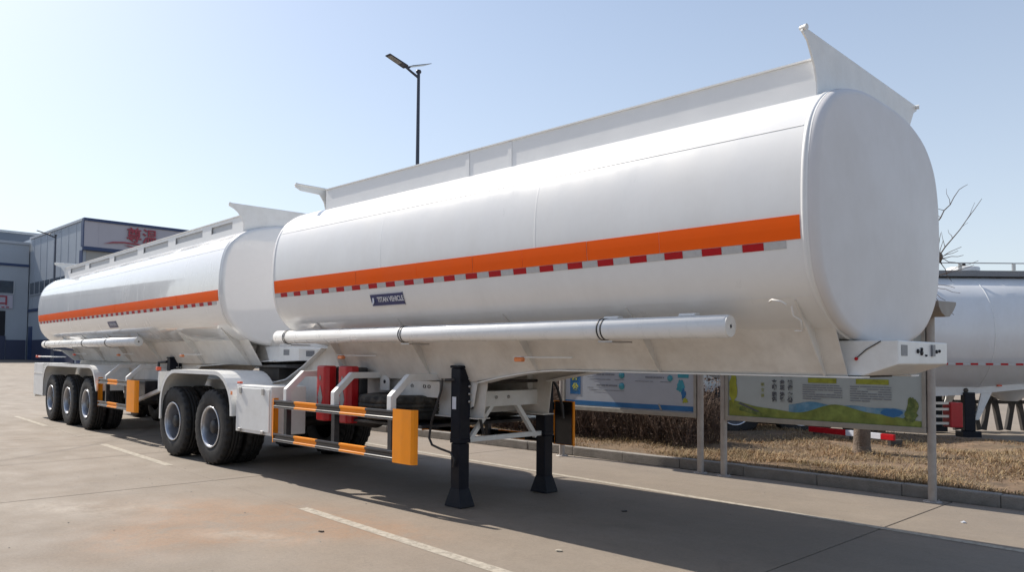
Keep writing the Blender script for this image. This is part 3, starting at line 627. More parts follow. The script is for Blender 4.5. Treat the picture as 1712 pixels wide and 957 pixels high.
# side frames of the gooseneck and the low rear chassis
def zbot(x): return 1.455 if x > 1.35 else 1.455-.15*((1.35-x)/1.15)**1.6 if x > .2 else 1.305
top_ = [(4.10, 1.70), (-2.75, 1.75)]
side_poly = [(4.09, 1.46)] + [(x, zbot(x)) for x in np.linspace(3.6, .25, 16)] + [(.2, .93), (-6.95, .93), (-6.95, 1.17), (-4.15, 1.17), (-3.75, 1.23), (-3.3, 1.42), (-2.85, 1.66), (-2.7, 1.80), (3.9, 1.80), (3.95, 1.69), (4.09, 1.69)]
for s in (-1, 1):
    fr = MB().prism(side_poly, 'y', *sorted((s*.50, s*.512))).build('frame_beam', M['underside'], FT)
    xs_ = list(np.linspace(4.09, .22, 22)); a = [(x, s*.44, zbot(x)-.012) for x in xs_]; c = [(x, s*.625, zbot(x)-.012) for x in xs_]
    MB().sheet(a, c, (0, 0, .011)).build('lower_flange', M['white'], fr)
    skirt(FT, s, PROF, -2.3, 4.0, 0, lambda x: max(zbot(x), 1.31))
    MB().sheet([(x, s*.42, .918) for x in (.2, -6.95)], [(x, s*.60, .918) for x in (.2, -6.95)], (0, 0, .011)).build('lower_flange', M['underside'], fr)
    pr_ = [(-6.95, 1.171), (-4.15, 1.171), (-3.75, 1.231), (-3.3, 1.421), (-2.85, 1.661)]
    MB().sheet([(x, s*.40, z) for x, z in pr_], [(x, s*.60, z) for x, z in pr_], (0, 0, .012)).build('upper_flange', M['white'], fr)
    for x in (3.84, 2.45, 1.05, -.55, -2.15): gusset(FT, x, s, PROF, zb=max(zbot(x), 1.36), flange=False)
bx('deck_plate', M['white'], FT, .3, 4.09, -.44, .44, 1.462, 1.472)
sl_ = [(-2.6, 1.80), (-3.30, 1.385), (-3.75, 1.20), (-4.15, 1.145)]
MB().sheet([(x, -.40, z) for x, z in sl_], [(x, .40, z) for x, z in sl_], (0, 0, .01)).build('sloped_plate', M['white'], FT)
# bolster at the front
bo = MB().prism([(4.10, 1.46), (4.33, 1.542), (4.33, 1.705), (4.03, 1.705), (3.86, 1.705), (3.86, 1.46)], 'y', -.585, .50).build('bolster', M['white'], FT, .008)
bx('data_plate', M['stickerdark'], bo, 4.3305, 4.333, -.53, -.41, 1.60, 1.675)
for yy, zz, r_, mm in ((-.20, 1.635, .016, 'hubdark'), (-.12, 1.65, .012, 'hubdark'), (-.12, 1.625, .020, 'hubdark'), (-.02, 1.605, .008, 'hubdark'), (.13, 1.64, .030, 'stickerdark'), (.22, 1.635, .014, 'hubdark'), (.29, 1.64, .012, 'hubdark')):
    MB().lathe([(r_, 4.331), (r_, 4.340), (r_*.6, 4.344), (0, 4.344)], 14, 'x', (0, yy, zz)).build('coupling', M[mm], bo)
bx('coupling_mount', M['stickerdark'], bo, 4.331, 4.345, .10, .16, 1.60, 1.685)
MB().tube([(4.22, -.592, 1.70), (4.12, -.592, 1.64), (4.06, -.592, 1.585)], .004, 6).build('indicator_rod', M['grease'], bo)
MB().lathe([(.0, -.012), (.011, -.006), (.013, 0), (.011, .006), (0, .012)], 10, 'y', (4.055, -.595, 1.578)).build('rod_knob', M['red_tape'], bo)
MB().tube([(3.72, -1.215, 1.955), (3.76, -1.25, 1.965), (3.82, -1.25, 1.95), (3.84, -1.22, 1.93)], .008, 8).build('vent_hook', M['underside'], FT)
MB().tube([(3.86, -1.18, 1.92), (3.86, -1.16, 1.86), (3.895, -1.12, 1.83), (3.895, -1.10, 1.76), (3.84, -1.08, 1.76)], .007, 6).build('vent_pipe', M['underside'], FT)
# kingpin rub plate
bx('rub_plate', M['grease'], FT, 1.7, 3.95, -.43, .43, 1.437, 1.447)
# name plate
npl = patch('name_plate', PROF, -.83, -.26, 2.108, 2.236, M['navy'], FT, .008, -1, 4)
yp = side_at(PROF, 2.172)-.0145; tilt = math.atan2(side_at(PROF, 2.236)-side_at(PROF, 2.108), .128)
text('plate_lettering', 'TITAN VEHICLE', .078, M['platewhite'], npl, (-.48, yp+.0015, 2.172), (R(90)-tilt, 0, 0), .0012, sx=.83, bold=.0015)
bl = MB(); bl.tube([(-.815, yp-.0, 2.222), (-.275, yp-.0, 2.222)], .002, 4)
MB().prism([(-.812, 2.215), (-.775, 2.215), (-.765, 2.150), (-.785, 2.125), (-.80, 2.135), (-.79, 2.16), (-.80, 2.20)], 'y', yp-.002, yp+.004).build('emblem', M['platewhite'], npl)
for z0, z1 in ((2.1085, 2.113), (2.231, 2.2355)): patch('plate_border', PROF, -.825, -.265, z0, z1, M['platewhite'], npl, .0105, -1, 2)
# landing gear
for s in (-1, 1): leg(FT, s)
M_ = M['white']
gb = MB().box(-.05, .03, -.58, .58, 1.03, 1.20).build('cross_member', M_, FT, .006)
for yy in (-.17, .02): MB().lathe([(.018, .031), (.018, .044), (0, .045)], 8, 'x', (0, yy, 1.13)).build('bolt', M['alu'], gb)
for a_, c_ in (((0, -.20, 1.05), (0, -.52, .70)), ((0, .18, 1.05), (0, .50, .66)), ((0, -.54, .69), (0, .58, .69))):
    MB().tube([a_, c_], .0235+.002*(a_[1] > 0)+.003*(a_[1] < -.5), square=True).build('brace', M_, FT, .004)
for s in (-1, 1):
    MB().prism([(s*.575, 1.02), (s*.50, 1.02), (s*.42, 1.24), (s*.42, 1.44), (s*.575, 1.50)], 'x', -.06, -.046).build('leg_mount', M_, FT)
    MB().prism([(.03, 1.45), (.10, 1.45), (.16, 1.31), (.10, 1.05), (.03, 1.02)], 'y', *sorted((s*.56, s*.575))).build('leg_mount', M_, FT)
MB().tube([(.02, -.5, 1.30), (.02, .5, 1.30)], .018, 8).build('drive_shaft', M['grease'], FT)
MB().tube([(.06, -.47, 1.05), (.05, -.42, .9), (.04, -.36, .74)], .016, 8).build('hanging_lever', M['black'], FT)
MB().tube([(.08, .72, 1.30), (.08, .80, 1.20), (.10, .86, 1.0), (.10, .88, .85)], .016, 8).build('hanging_lever', M['black'], FT)
# wheels, mudguards
for x in (-4.74, -6.06):
    for s in (-1, 1):
        wheel(FT, x, s*1.085, .54, s); wheel(FT, x, s*.76, .54, s, False)
    MB().tube([(x, -1.05, .54), (x, 1.05, .54)], .075, 14).build('axle', M['grease'], FT)
    for s in (-1, 1): MB().tube([(x-.5, s*.48, .80), (x-.2, s*.48, .66), (x, s*.48, .62), (x+.2, s*.48, .66), (x+.5, s*.48, .80)], .035, square=True).build('leaf_spring', M['grease'], FT)
for s in (-1, 1):
    fender(FT, -6.47, -3.98, 1.345, .56, .74, s*1.262, s*.58, M['white'], rc=.56)
    toolbox(FT, -3.92, -2.96, s, .545, 1.17)
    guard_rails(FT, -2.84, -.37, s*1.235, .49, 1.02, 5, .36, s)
    for x in (-2.60, -1.53, -.46): bracket(FT, x, s)
    marker(FT, -1.93, s*.88, 1.555, sgn=s); marker(FT, 1.07, s*.88, 1.55, sgn=s)
    bx('corner_lamp', M['lamp_red'], FT, -3.91, -3.82, *sorted((s*1.19, s*1.235)), 1.185, 1.215, .01)
    bx('side_reflector', M['lamp_orange'], FT, -4.015, -3.97, *sorted((s*1.262, s*1.275)), 1.03, 1.08, .005)
extinguisher(FT, -2.22, -1); extinguisher(FT, -1.74, -1)
# spare wheels lying flat in a cradle
ST = TYRE.copy(); ST.materials[0] = M['tyre_tread']
for (cx, cy) in ((-1.06, -.56), (-.93, .62)):
    sp_ = bpy.data.objects.new('spare_wheel', ST); col.objects.link(sp_); sp_.parent = FT; sp_.location = (cx, cy, 1.0); sp_.rotation_euler = (R(90), 0, .4)
    MB().lathe([(.29, -.12), (.27, -.10), (.25, .05), (.2, .08), (.0, .08)], 40, 'z').build('rim', M['rim'], sp_).rotation_euler = (R(90), 0, 0)
bx('spare_cradle', M['black'], FT, -1.75, -.35, -.9, 1.1, .80, .835, .006)
pl = MB(); n_ = 14
poly = [(-1.49, 1.17)] + [(-1.40+.09*math.cos(a), 1.28+.06*math.sin(a)) for a in np.linspace(math.pi, 0, 9)] + [(-1.31, 1.17)]
pe = MB().prism(poly, 'y', -.62, -.612).build('lifting_eye', M['white'], FT); MB().lathe([(0, -.001), (.022, -.001), (.022, .001)], 14, 'y', (-1.40, -.6215, 1.27)).build('eye_hole', M['hubdark'], pe)
bx('valve_plate', M['underside'], FT, -.95, -.35, -.66, -.65, 1.12, 1.30, .004)
for x in (-.82, -.60, -.52): MB().lathe([(.02, -.67), (.02, -.66)], 10, 'y', (x, 0, 1.24)).build('valve', M['hubdark'], FT)
# fifth wheel on the rear deck
fw = MB().prism([(-5.1, -.42), (-4.5, -.46), (-4.05, -.42), (-3.9, -.30), (-4.35, -.06), (-4.35, .06), (-3.9, .30), (-4.05, .42), (-4.5, .46), (-5.1, .42)], 'z', 1.39, 1.435).build('fifth_wheel', M['black'], FT, .008)
bx('fifth_wheel_base', M['grease'], fw, -4.9, -4.3, -.40, .40, 1.19, 1.389)
bx('air_reservoir', M['red_tape'], FT, -3.5, -3.35, .05, .42, 1.28, 1.36, .02)
MB().tube([(-2.75, -.2, 1.5), (-3.0, -.22, 1.3), (-3.5, -.1, 1.28), (-3.7, .05, 1.5)], .018, 8).build('air_hose', M['hubdark'], FT)
for x in (-2.95, -1.9, -.35): bx('cross_bearer', M['underside'], FT, x, x+.08, -.5, .5, .94, 1.15)
for s in (-1, 1): MB().lathe([(.0, -2.9), (.10, -2.86), (.12, -2.8), (.12, -2.0), (.10, -1.94), (.0, -1.9)], 24, 'x', (0, s*.3, .78)).build('air_tank', M['grease'], FT)
bx('crossmember', M['underside'], FT, -6.9, -6.8, -.9, .9, .98, 1.12, .006)
bx('rear_bumper', M['white'], FT, -6.78, -6.72, -1.18, 1.18, .98, 1.30, .006)
bx('tail_lamp', M['lamp_red'], FT, -6.84, -6.77, -1.2, -1.13, 1.31, 1.37, .01)

# ------------------------------------------------------------------ rear trailer (local x forward, origin under the tank front)
RT = tag(empty('tank_trailer', (-4.55, .10, 0), R(-2.4)), 'second white tank semi-trailer coupled behind the front one, glossy, with three axles', 'tank trailer')
shell(RT, PROF, -11.0, 0.0, M['tank2'], M['tank2'], seams=(-3.6, -7.3))
for s in (-1, 1):
    patch('shoulder_seam', PROF, -10.96, -.06, 3.110, 3.115, M['tank2'], RT, .003, s, 2)
    side_decals(RT, PROF, -10.97, -.07, s, (-9.5, -8.0, -6.4, -4.9, -3.3, -1.7), 0, .1567)
    hose_tube(RT, -10.72, -3.82, s*1.17, 1.80, .083, (-10.4, -7.2, -5.55), (-9, -6), s)
coaming(RT, -10.05, -.06, PROF, M['wallwhite'], windows=((-9.6, -8.35), (-8.05, -6.55), (-6.25, -4.78), (-4.45, -3.15), (-2.8, -1.6), (-1.25, -.45)))
wing(RT, -.05, 1, M['white'], 1.15, 3.78); wing(RT, -10.1, -1, M['white'], 1.15, 3.75)
manholes(RT, (-9.0, -7.3, -5.5, -3.7, -1.9), PROF)
rp = [(.30, 1.50), (-2.6, 1.38), (-3.0, 1.20), (-3.2, .95), (-11.2, .95), (-11.2, 1.22), (-10.3, 1.30), (-9.7, 1.80), (.30, 1.80)]
for s in (-1, 1):
    fr = MB().prism(rp, 'y', *sorted((s*.50, s*.512))).build('frame_beam', M['underside'], RT)
    MB().sheet([(x, s*.44, z-.012) for x, z in ((.3, 1.5), (-2.6, 1.38))], [(x, s*.60, z-.012) for x, z in ((.3, 1.5), (-2.6, 1.38))], (0, 0, .011)).build('lower_flange', M['white'], fr)
    skirt(RT, s, PROF, -9.6, -.05, 0, lambda x: 1.42)
    for x in (-.4, -2.2, -4.2, -6.0, -7.8, -9.5): gusset(RT, x, s, PROF, zb=1.42, flange=False)
    MB().sheet([(-10.7, s*.45, 1.60), (-10.0, s*.5, 1.62), (-9.6, s*.55, 1.42)], [(-10.7, s*1.0, 1.66), (-10.0, s*1.0, 1.66), (-9.6, s*.8, 1.42)], (0, 0, .01)).build('rear_stay', M['white'], RT)
bo = MB().prism([(.1, 1.47), (.70, 1.49), (1.00, 1.50), (1.00, 1.67), (.3, 1.70), (-.05, 1.70)], 'y', -.56, .56).build('bolster', M['white'], RT, .008)
bx('data_plate', M['stickerdark'], bo, .55, .72, -.5635, -.561, 1.575, 1.655)
bx('data_plate', M['stickerdark'], bo, 1.0005, 1.004, -.45, -.32, 1.56, 1.64)
for yy in (-.2, -.02): MB().lathe([(.02, 1.0), (.02, 1.03), (0, 1.031)], 12, 'x', (0, yy, 1.59)).build('coupling', M['hubdark'], bo)
bx('coupling', M['hubdark'], bo, 1.001, 1.03, -.03, .05, 1.58, 1.64)
bx('rub_plate', M['grease'], RT, -2.3, .9, -.44, .44, 1.435, 1.445)
for i, x in enumerate((-6.86, -8.32, -9.80)):
    for s in (-1, 1):
        wheel(RT, x, s*1.085, .54, s); wheel(RT, x, s*.76, .54, s, False)
    MB().tube([(x, -1.05, .54), (x, 1.05, .54)], .075, 14).build('axle', M['grease'], RT)
for s in (-1, 1):
    fender(RT, -10.42, -6.02, 1.34, .56, .98, s*1.262, s*.58, M['white'], rc=.50)
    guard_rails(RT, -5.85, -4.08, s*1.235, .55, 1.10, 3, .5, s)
    for x in (-5.45, -4.2): bracket(RT, x, s, z0=.56)
    for x, mm in ((-9.25, 'lamp_red'), (-5.95, 'lamp_orange'), (-2.50, 'lamp_orange')): marker(RT, x, s*.88, 1.555, mm, sgn=s)
    bx('lamp_box', M['white'], RT, -11.45, -10.55, *sorted((s*1.24, s*.62)), .56, 1.34, .01)
    bx('box_seam', M['underside'], RT, -11.46, -10.54, *sorted((s*1.246, s*.61)), 1.08, 1.10)
    leg(RT, s, -3.55, drop=.42, ztop=1.50, crank=False)
MB().tube([(-3.62, -.74, 1.44), (-3.85, -.80, 1.43), (-3.80, -.82, 1.28)], .025, 8).build('crank_shaft', M['black'], RT)
MB().tube([(-4.45, -1.0, .70), (-3.1, -.95, .98)], .03, square=True).build('guard_strut', M['underside'], RT)
MB().tube([(-11.5, -1.15, 1.5), (-9.5, -1.0, 1.5)], .014, 8).build('tail_bar', M['white'], RT)
bx('tail_lamp', M['lamp_red'], RT, -11.58, -11.48, -1.19, -1.10, 1.475, 1.525, .01)
bx('rear_bumper', M['white'], RT, -11.55, -11.47, -1.2, 1.2, .50, .66, .008)
bx('tail_lamp', M['grease'], RT, -11.55, -11.46, -1.22, -1.12, .98, 1.08, .01)
pn = patch('name_plate', PROF, -5.47, -4.95, 2.08, 2.20, M['navy'], RT, .008, -1, 4)
text('plate_lettering', 'TITAN VEHICLE', .075, M['platewhite'], pn, (-5.15, side_at(PROF, 2.14)-.012, 2.14), (R(90)-tilt, 0, 0), .0012, sx=.8)
bx('tool_box', M['black'], RT, -5.3, -4.1, -.95, -.5, .72, 1.08, .01)
MB().lathe([(0, -5.9), (.16, -5.86), (.18, -5.8), (.18, -4.6), (.16, -4.5), (0, -4.46)], 24, 'x', (0, .1, .75)).build('air_tank', M['grease'], RT)

# ------------------------------------------------------------------ notice boards
def glyphs(b, x0, x1, z, h, y, seed, gap=.25):
    r_ = random.Random(seed); x = x0
    while x < x1:
        wd = r_.uniform(.03, .14)
        if r_.random() > .08: b.box(x, min(x+wd, x1), y-.0012, y, z-h/2, z+h/2)
        x += wd + r_.uniform(.004, .012)
def canopy(root, x0, x1, yc):
    """curved roof along the board: flat top, rounded belly, closed ends"""
    pts = [(yc-.36, 2.215), (yc+.30, 2.235), (yc+.30, 2.20), (yc+.20, 2.13), (yc+.06, 2.06), (yc-.10, 2.05), (yc-.24, 2.09), (yc-.33, 2.15)]
    o = MB().prism(pts, 'x', x0, x1).build('canopy', M['canopy'], root, .006)
    return o
def board(name, x0, x1, yb, label, second):
    root = tag(empty(name, ((x0+x1)/2, yb, 0)), label, 'notice board', 'notice boards along the kerb'); ox = (x0+x1)/2
    def L(x): return x-ox
    for x in (x0-.055, x1+.055):
        p = MB().tube([(L(x), 0, 0), (L(x), 0, 2.06)], .044, 18).build('post', M['post'], root)
        MB().lathe([(.095, .0), (.095, .010), (.05, .014)], 18, 'z', (L(x), 0, 0)).build('base_flange', M['post'], p)
        for a in range(4): MB().lathe([(.010, .01), (.010, .026), (0, .027)], 6, 'z', (L(x)+.072*math.cos(a*1.57+.78), .072*math.sin(a*1.57+.78), 0)).build('bolt', M['post'], p)
    pn = bx('panel', M['panel1'] if not second else M['panel2'], root, L(x0), L(x1), -.020, .02, .82, 2.0)
    for a, b2 in (((x0-.012, x1+.012), (.755, .819)), ((x0-.012, x1+.012), (2.001, 2.05))): bx('frame_rail', M['aluframe'], root, L(a[0]), L(a[1]), -.045, .045, b2[0], b2[1], .005)
    for a in ((x0-.012, x0+.03), (x1-.03, x1+.012)): bx('frame_rail', M['aluframe'], root, L(a[0]), L(a[1]), -.044, .044, .8195, 2.0005, .005)
    canopy(root, L(x0-.22), L(x1+.24), 0.0)
    return root, pn, L
M['panel2'] = mat('pale_green_board_print', (.41, .46, .46), .45, var=.12, scale=2)
YB = 3.33
r1, pn, L1 = board('notice_board', -1.98, .42, YB, 'pale notice board with a wide blue stripe along its lower edge', False)
F_ = -.0235
bx('blue_stripe', M['blue_print'], pn, L1(-1.945), L1(.385), F_-.001, F_+.003, .835, .905)
# badge with two characters
b = MB(); b.box(L1(-1.85), L1(-1.64), F_-.001, F_+.003, 1.0, 1.95); o = b.build('blue_badge', M['blue_print'], r1, .0015)
b = MB()
for k, z in enumerate(np.arange(1.045, 1.9, .155)): text('badge_character', '公示栏宣传栏'[k], .125, M['yellow_print'], o, (L1(-1.745), F_-.003, z+.06), (R(90), 0, 0), .001, bold=.006)
tx = MB(); tx2 = MB()
for row, z in enumerate((1.30, 1.135, 1.47, 1.64, 1.81)):
    glyphs(tx, L1(-1.32), L1(-.93), z+.02, .024, F_, 10+row); glyphs(tx2, L1(-1.42), L1(-.80), z-.055, .008, F_, 30+row); glyphs(tx2, L1(-1.50), L1(-1.38), z-.02, .010, F_, 50+row)
    MB().lathe([(0, -.002), (.052, -.002), (.052, .001)], 24, 'y', (L1(-.845), F_, z+.015)).build('round_icon', M['cyan_print'], pn)
    if z > 1.2:
        glyphs(tx, L1(-.42), L1(-.10), z-.005, .024, F_, 70+row); glyphs(tx2, L1(-.60), L1(.02), z-.065, .008, F_, 90+row)
        MB().lathe([(0, -.002), (.045, -.002), (.045, .001)], 24, 'y', (L1(0.0), F_, z-.01)).build('round_icon', M['cyan_print'], pn)
t_ = tx.build('print_lines', M['ink_soft'], pn, recalc=False); t2_ = tx2.build('fine_print', M['ink_soft'], pn, recalc=False)
for o in (t_, t2_): o['kind'] = 'stuff'
def blobpoly(cx, cz, rx, rz, seed, n=22, j=.35):
    r_ = random.Random(seed); return [(cx+rx*math.cos(2*math.pi*i/n)*(1-j*r_.random()), cz+rz*math.sin(2*math.pi*i/n)*(1-j*r_.random())) for i in range(n)]
MB().prism(blobpoly(L1(.17), 1.17, .085, .13, 3, j=.55), 'y', F_-.001, F_+.003).build('globe_picture', M['cyan_print'], pn)
MB().prism(blobpoly(L1(.22), 1.07, .05, .10, 4, j=.6), 'y', F_-.0025, F_+.003).build('globe_picture', M['blue_print'], pn)
MB().prism(blobpoly(L1(.25), .98, .06, .05, 5, j=.6), 'y', F_-.003, F_+.003).build('globe_picture', M['olive_print'], pn)
MB().prism([(L1(.13), 1.30), (L1(.30), 1.30), (L1(.36), 1.9), (L1(.10), 1.9)], 'y', F_-.001, F_+.003).build('globe_picture', M['cyan_print'], pn)
MB().prism([(L1(-.20), .915), (L1(-.175), .92), (L1(-.12), .815), (L1(-.15), .815)], 'y', F_-.004, F_-.0015).build('torn_strip', M['aluframe'], pn)
r2, pn, L2 = board('notice_board', .885, 3.335, YB, 'notice board with green hills, blue river and two text columns', True)
xa, xb = .925, 3.295
def wav(f, x0, x1, z0, n=26):
    X_ = np.linspace(x0, x1, n); return [(L2(x), z0) for x in X_[::-1]][::1] + [(L2(x), f(x)) for x in X_]
hill = lambda x: .90+.115*math.exp(-((x-1.0)/.42)**2)+.12*math.exp(-((x-2.40)/.40)**2)+.015*math.sin(x*9)-.05*math.exp(-((x-3.0)/.22)**2)*0
river = lambda x: .97+.05*math.exp(-((x-2.75)/.5)**2)+.065*math.exp(-((x-2.0)/.35)**2)
b = MB(); X_ = np.linspace(1.75, 3.14, 30); n = 30
b.add([(L2(x), F_-.0008, .90) for x in X_]+[(L2(x), F_-.0008, river(x)+.01*math.sin(x*13)) for x in X_], [(i, i+1, n+i+1, n+i) for i in range(n-1)]); b.build('river_picture', M['river'] if 'river' in M else mat('river_print', (.10, .27, .42), .45, var=.4, scale=5, dirt=(.36, .45, .50), dirt_amt=.8, dscale=4), pn, recalc=False)
b = MB(); X_ = np.linspace(xa, xb, 50); n = 50
b.add([(L2(x), F_-.0016, .8205) for x in X_]+[(L2(x), F_-.0016, hill(x)) for x in X_], [(i, i+1, n+i+1, n+i) for i in range(n-1)]); b.build('hill_picture', M['green_print'], pn, recalc=False)
MB().prism(blobpoly(L2(2.98), .965, .13, .055, 8, j=.25), 'y', F_-.0028, F_).build('lake_picture', M['blue_print'], pn)
MB().prism(blobpoly(L2(3.20), 1.02, .075, .16, 9, j=.45), 'y', F_-.0032, F_).build('tree_picture', M['tree_print'], pn)
MB().prism(blobpoly(L2(3.17), .93, .07, .09, 19, j=.45), 'y', F_-.0040, F_).build('tree_picture', M['tree_print'], pn)
MB().prism(blobpoly(L2(.985), 1.19, .065, .24, 11, j=.3), 'y', F_-.003, F_).build('leaf_picture', M['olive_print'], pn)
MB().prism([(L2(1.05), .985), (L2(1.09), 1.0), (L2(1.36), .895), (L2(1.33), .885)], 'y', F_-.0045, F_).build('bridge_picture', M['ink'], pn)
MB().prism([(L2(1.08), .945), (L2(1.11), .955), (L2(1.40), .865), (L2(1.36), .84), (L2(1.07), .895)], 'y', F_-.0045, F_).build('bridge_picture', M['tree_print'], pn)
cols = ['富强文明', '民主和谐', '自由公正']
for k, (x, tt) in enumerate(((1.56, '富强民主文明和谐'), (1.665, '自由平等公正法治'), (1.77, '爱国敬业诚信友善'))):
    for q, ch in enumerate(tt[::-1]):
        text('slogan_character', ch, .062, M['ink'], pn, (L2(x), F_-.002, 1.055+q*.066+(q//2)*.022), (R(90), 0, 0), .001, bold=.004)
for q in range(3): text('small_character', '讲文明'[q], .05, M['olive_print'], pn, (L2(1.40), F_-.002, 1.10+q*.07), (R(90), 0, 0), .001)
for x0, x1 in ((1.98, 2.37), (2.56, 2.93)):
    bx('heading_bar', M['olive_print'], pn, L2(x0+.02), L2(x1-.02 if x0 < 2.2 else x1+.02), F_-.0015, F_, 1.285, 1.345)
    tx = MB()
    for k in range(7): glyphs(tx, L2(x0-.05), L2(x1+.05 if k < 6 else x0+.18), 1.255-k*.028, .011, F_-.001, 200+k+int(x0*10), .1)
    for k in range(14): glyphs(tx, L2(x0-.05), L2(x1+.05), 1.42+k*.034, .012, F_-.001, 260+k+int(x0*10), .1)
    o = tx.build('print_lines', M['ink_soft'], pn, recalc=False); o['kind'] = 'stuff'
# ------------------------------------------------------------------ street lamps
def lamp(name, x, y, zt, label, s=1.0, z0=0., ah=.8):
    root = tag(empty(name, (x, y, z0)), label, 'street lamp', 'street lamps')
    H = zt-z0
    p = MB().tube([(0, 0, 0), (0, 0, H*.5), (0, 0, H)], [.075*s, .058*s, .042*s], 16).build('pole', M['lamp_pole'], root)
    MB().lathe([(.042*s, H), (.07*s, H+.02), (.078*s, H+.06), (.06*s, H+.10), (0, H+.115)], 14, 'z').build('finial', M['lamp_pole'], p)
    MB().lathe([(.046*s, H*.62), (.058*s, H*.62+.02), (.058*s, H*.62+.08), (.046*s, H*.62+.1)], 14, 'z').build('collar', M['lamp_pole'], p)
    MB().lathe([(.16, 0), (.16, .02), (.08, .03)], 14, 'z').build('base_flange', M['lamp_pole'], p)
    q = ah
    MB().tube([(0, 0, H-.12), (0, -.30*q, H-.03), (0, -.62*q, H+.08)], [.038*s, .034*s, .034*s], 10).build('arm', M['lamp_pole'], root)
    a = Vector((0, -.52*q, H+.05))
    hexa = [(0, 3, 2, 1), (4, 5, 6, 7), (0, 1, 5, 4), (1, 2, 6, 5), (2, 3, 7, 6), (3, 0, 4, 7)]
    lum = MB().add([tuple(a+Vector(v)*q) for v in [(-.16, -.05, .00), (.16, -.05, .00), (.15, -.85, .22), (-.15, -.85, .22), (-.16, -.07, .05), (.16, -.07, .05), (.15, -.86, .25), (-.15, -.86, .25)]], hexa).build('lamp_head', M['lamp_pole'], root, .01)
    MB().add([tuple(a+Vector(v)*q) for v in [(-.12, -.32, .073), (.12, -.32, .073), (.12, -.80, .205), (-.12, -.80, .205), (-.12, -.32, .066), (.12, -.32, .066), (.12, -.80, .198), (-.12, -.80, .198)]], hexa).build('lamp_lens', M['window_grey'], lum)
    MB().add([tuple(a+Vector(v)*q) for v in [(-.26, .02, .05), (.20, .10, .05), (.40, .80, .27), (.02, .74, .27), (-.26, .02, .08), (.20, .10, .08), (.40, .80, .29), (.02, .74, .29)]], hexa).build('solar_panel', M['solar'], root, .006)
    MB().tube([tuple(a), tuple(a+Vector((0, .12, .07))*q)], .03*s, 8).build('panel_stay', M['lamp_pole'], root)
    return root
lamp('street_lamp', -11.33, 7.68, 9.75, 'dark two-winged street lamp rising behind the front tank into open sky', 1.05)
lamp('street_lamp', -54.4, 9.87, 9.8, 'distant street lamp in front of the blue grey factory building', 1.25, gz(-54.4), .85)

# ------------------------------------------------------------------ factory buildings
XA, YA, XB = -70.8, 16.4, -88.0; gA = gz(XA)
fb = tag(empty('factory_building', (XA, YA, 0)), 'blue grey factory hall with red Chinese characters on its front wall', 'building')
def lx(x): return x-XA
bx('wall', M['wallblue'], fb, lx(XB)-10, 0, 0.0, 34, gA-.5, 13.75)
fw_ = bx('front_fascia', M['wallfront'], fb, .003, .30, -.02, 34, 11.35, 13.70)
bx('roof_trim', M['bluetrim'], fb, -.02, .42, -.06, 34, 13.70, 13.95)
bx('front_wall', M['walllow'], fb, .003, .06, 0.3, 34, gA-.4, 11.0)
bx('fascia_trim', M['bluetrim'], fb, .01, .38, -.05, 34, 11.02, 11.33)
bx('corner_trim', M['bluetrim'], fb, -.30, .34, -.08, -.005, 11.34, 13.69)
bx('corner_trim', M['bluetrim'], fb, -.62, .12, -.08, -.005, gA-.4, 11.01)
bx('roof_trim', M['winframe'], fb, lx(XB), -.03, -.09, .02, 13.70, 13.93)
bx('wall_band', M['bluetrim'], fb, lx(XB)+.05, lx(-72), -.09, -.004, 5.95, 6.25)
bx('wall_base', M['basepaint'], fb, lx(XB)+2.0, lx(-72.2), -.10, -.004, gA-.5, 3.0)
def window(parent, x0, x1, z0, z1, n, yy=-.05, axis='y'):
    if axis == 'y':
        f = bx('window', M['glass'], parent, x0, x1, yy, yy+.045, z0, z1)
        for k in range(n+1): x = x0+(x1-x0)*k/n; bx('mullion', M['winframe'], f, x-.05, x+.05, yy-.03, yy-.002, z0, z1)
        bx('sill', M['winframe'], f, x0, x1, yy-.06, yy-.031, z0-.1, z0)
    else:
        f = bx('window', M['glass'], parent, yy-.045, yy, x0, x1, z0, z1)
        for k in range(n+1): x = x0+(x1-x0)*k/n; bx('mullion', M['winframe'], f, yy+.002, yy+.03, x-.05, x+.05, z0, z1)
        bx('sill', M['winframe'], f, yy+.031, yy+.06, x0, x1, z0-.1, z0)
    return f
window(fb, lx(XB)+.4, lx(-75), 7.75, 9.0, 7)
bx('door', M['bluetrim'], fb, lx(-87.6), lx(-86.3), -.08, -.004, gA, 4.4)
# ribs of the cladding on the near side and front
for k in range(7): bx('cladding_joint', M['wallblue'], fb, lx(XB)+1.5+k*2.3, lx(XB)+1.53+k*2.3, -.02, -.003, 6.3, 13.65)
for k in range(6): bx('cladding_joint', M['wallfront'], fb, .302, .315, 1.2+k*2.6, 1.23+k*2.6, 11.36, 13.68)
text('sign_character', '尊温', 1.5, M['redsign'], fb, (.42, 5.0, 12.72), (R(90), 0, R(90)), .05, bold=.012, sx=.95)
sw = [(1.6, 11.75), (2.4, 12.0), (3.4, 12.1), (4.6, 12.05), (6.2, 11.8), (4.6, 11.93), (3.4, 11.98), (2.4, 11.87)]
MB().prism(sw, 'x', .41, .46).build('sign_swoosh', M['redsign'], fb)
MB().prism([(3.4, 11.80), (4.4, 11.72), (6.3, 11.78), (5.0, 11.62), (4.2, 11.60)], 'x', .41, .46).build('sign_swoosh', M['redsign'], fb)
ob = tag(empty('office_building', (XB, -4, 0)), 'grey blue office block with a dark entrance at far left', 'building')
gB = gz(XB)
bx('wall', M['wallblue'], ob, -9, 0, -16, 20.3, gB-.5, 13.35)
bx('wall_band', M['bluetrim'], ob, .003, .12, -16, 20.3, 10.75, 11.0)
bx('roof_trim', M['winframe'], ob, .003, .15, -16, 20.3, 13.1, 13.36)
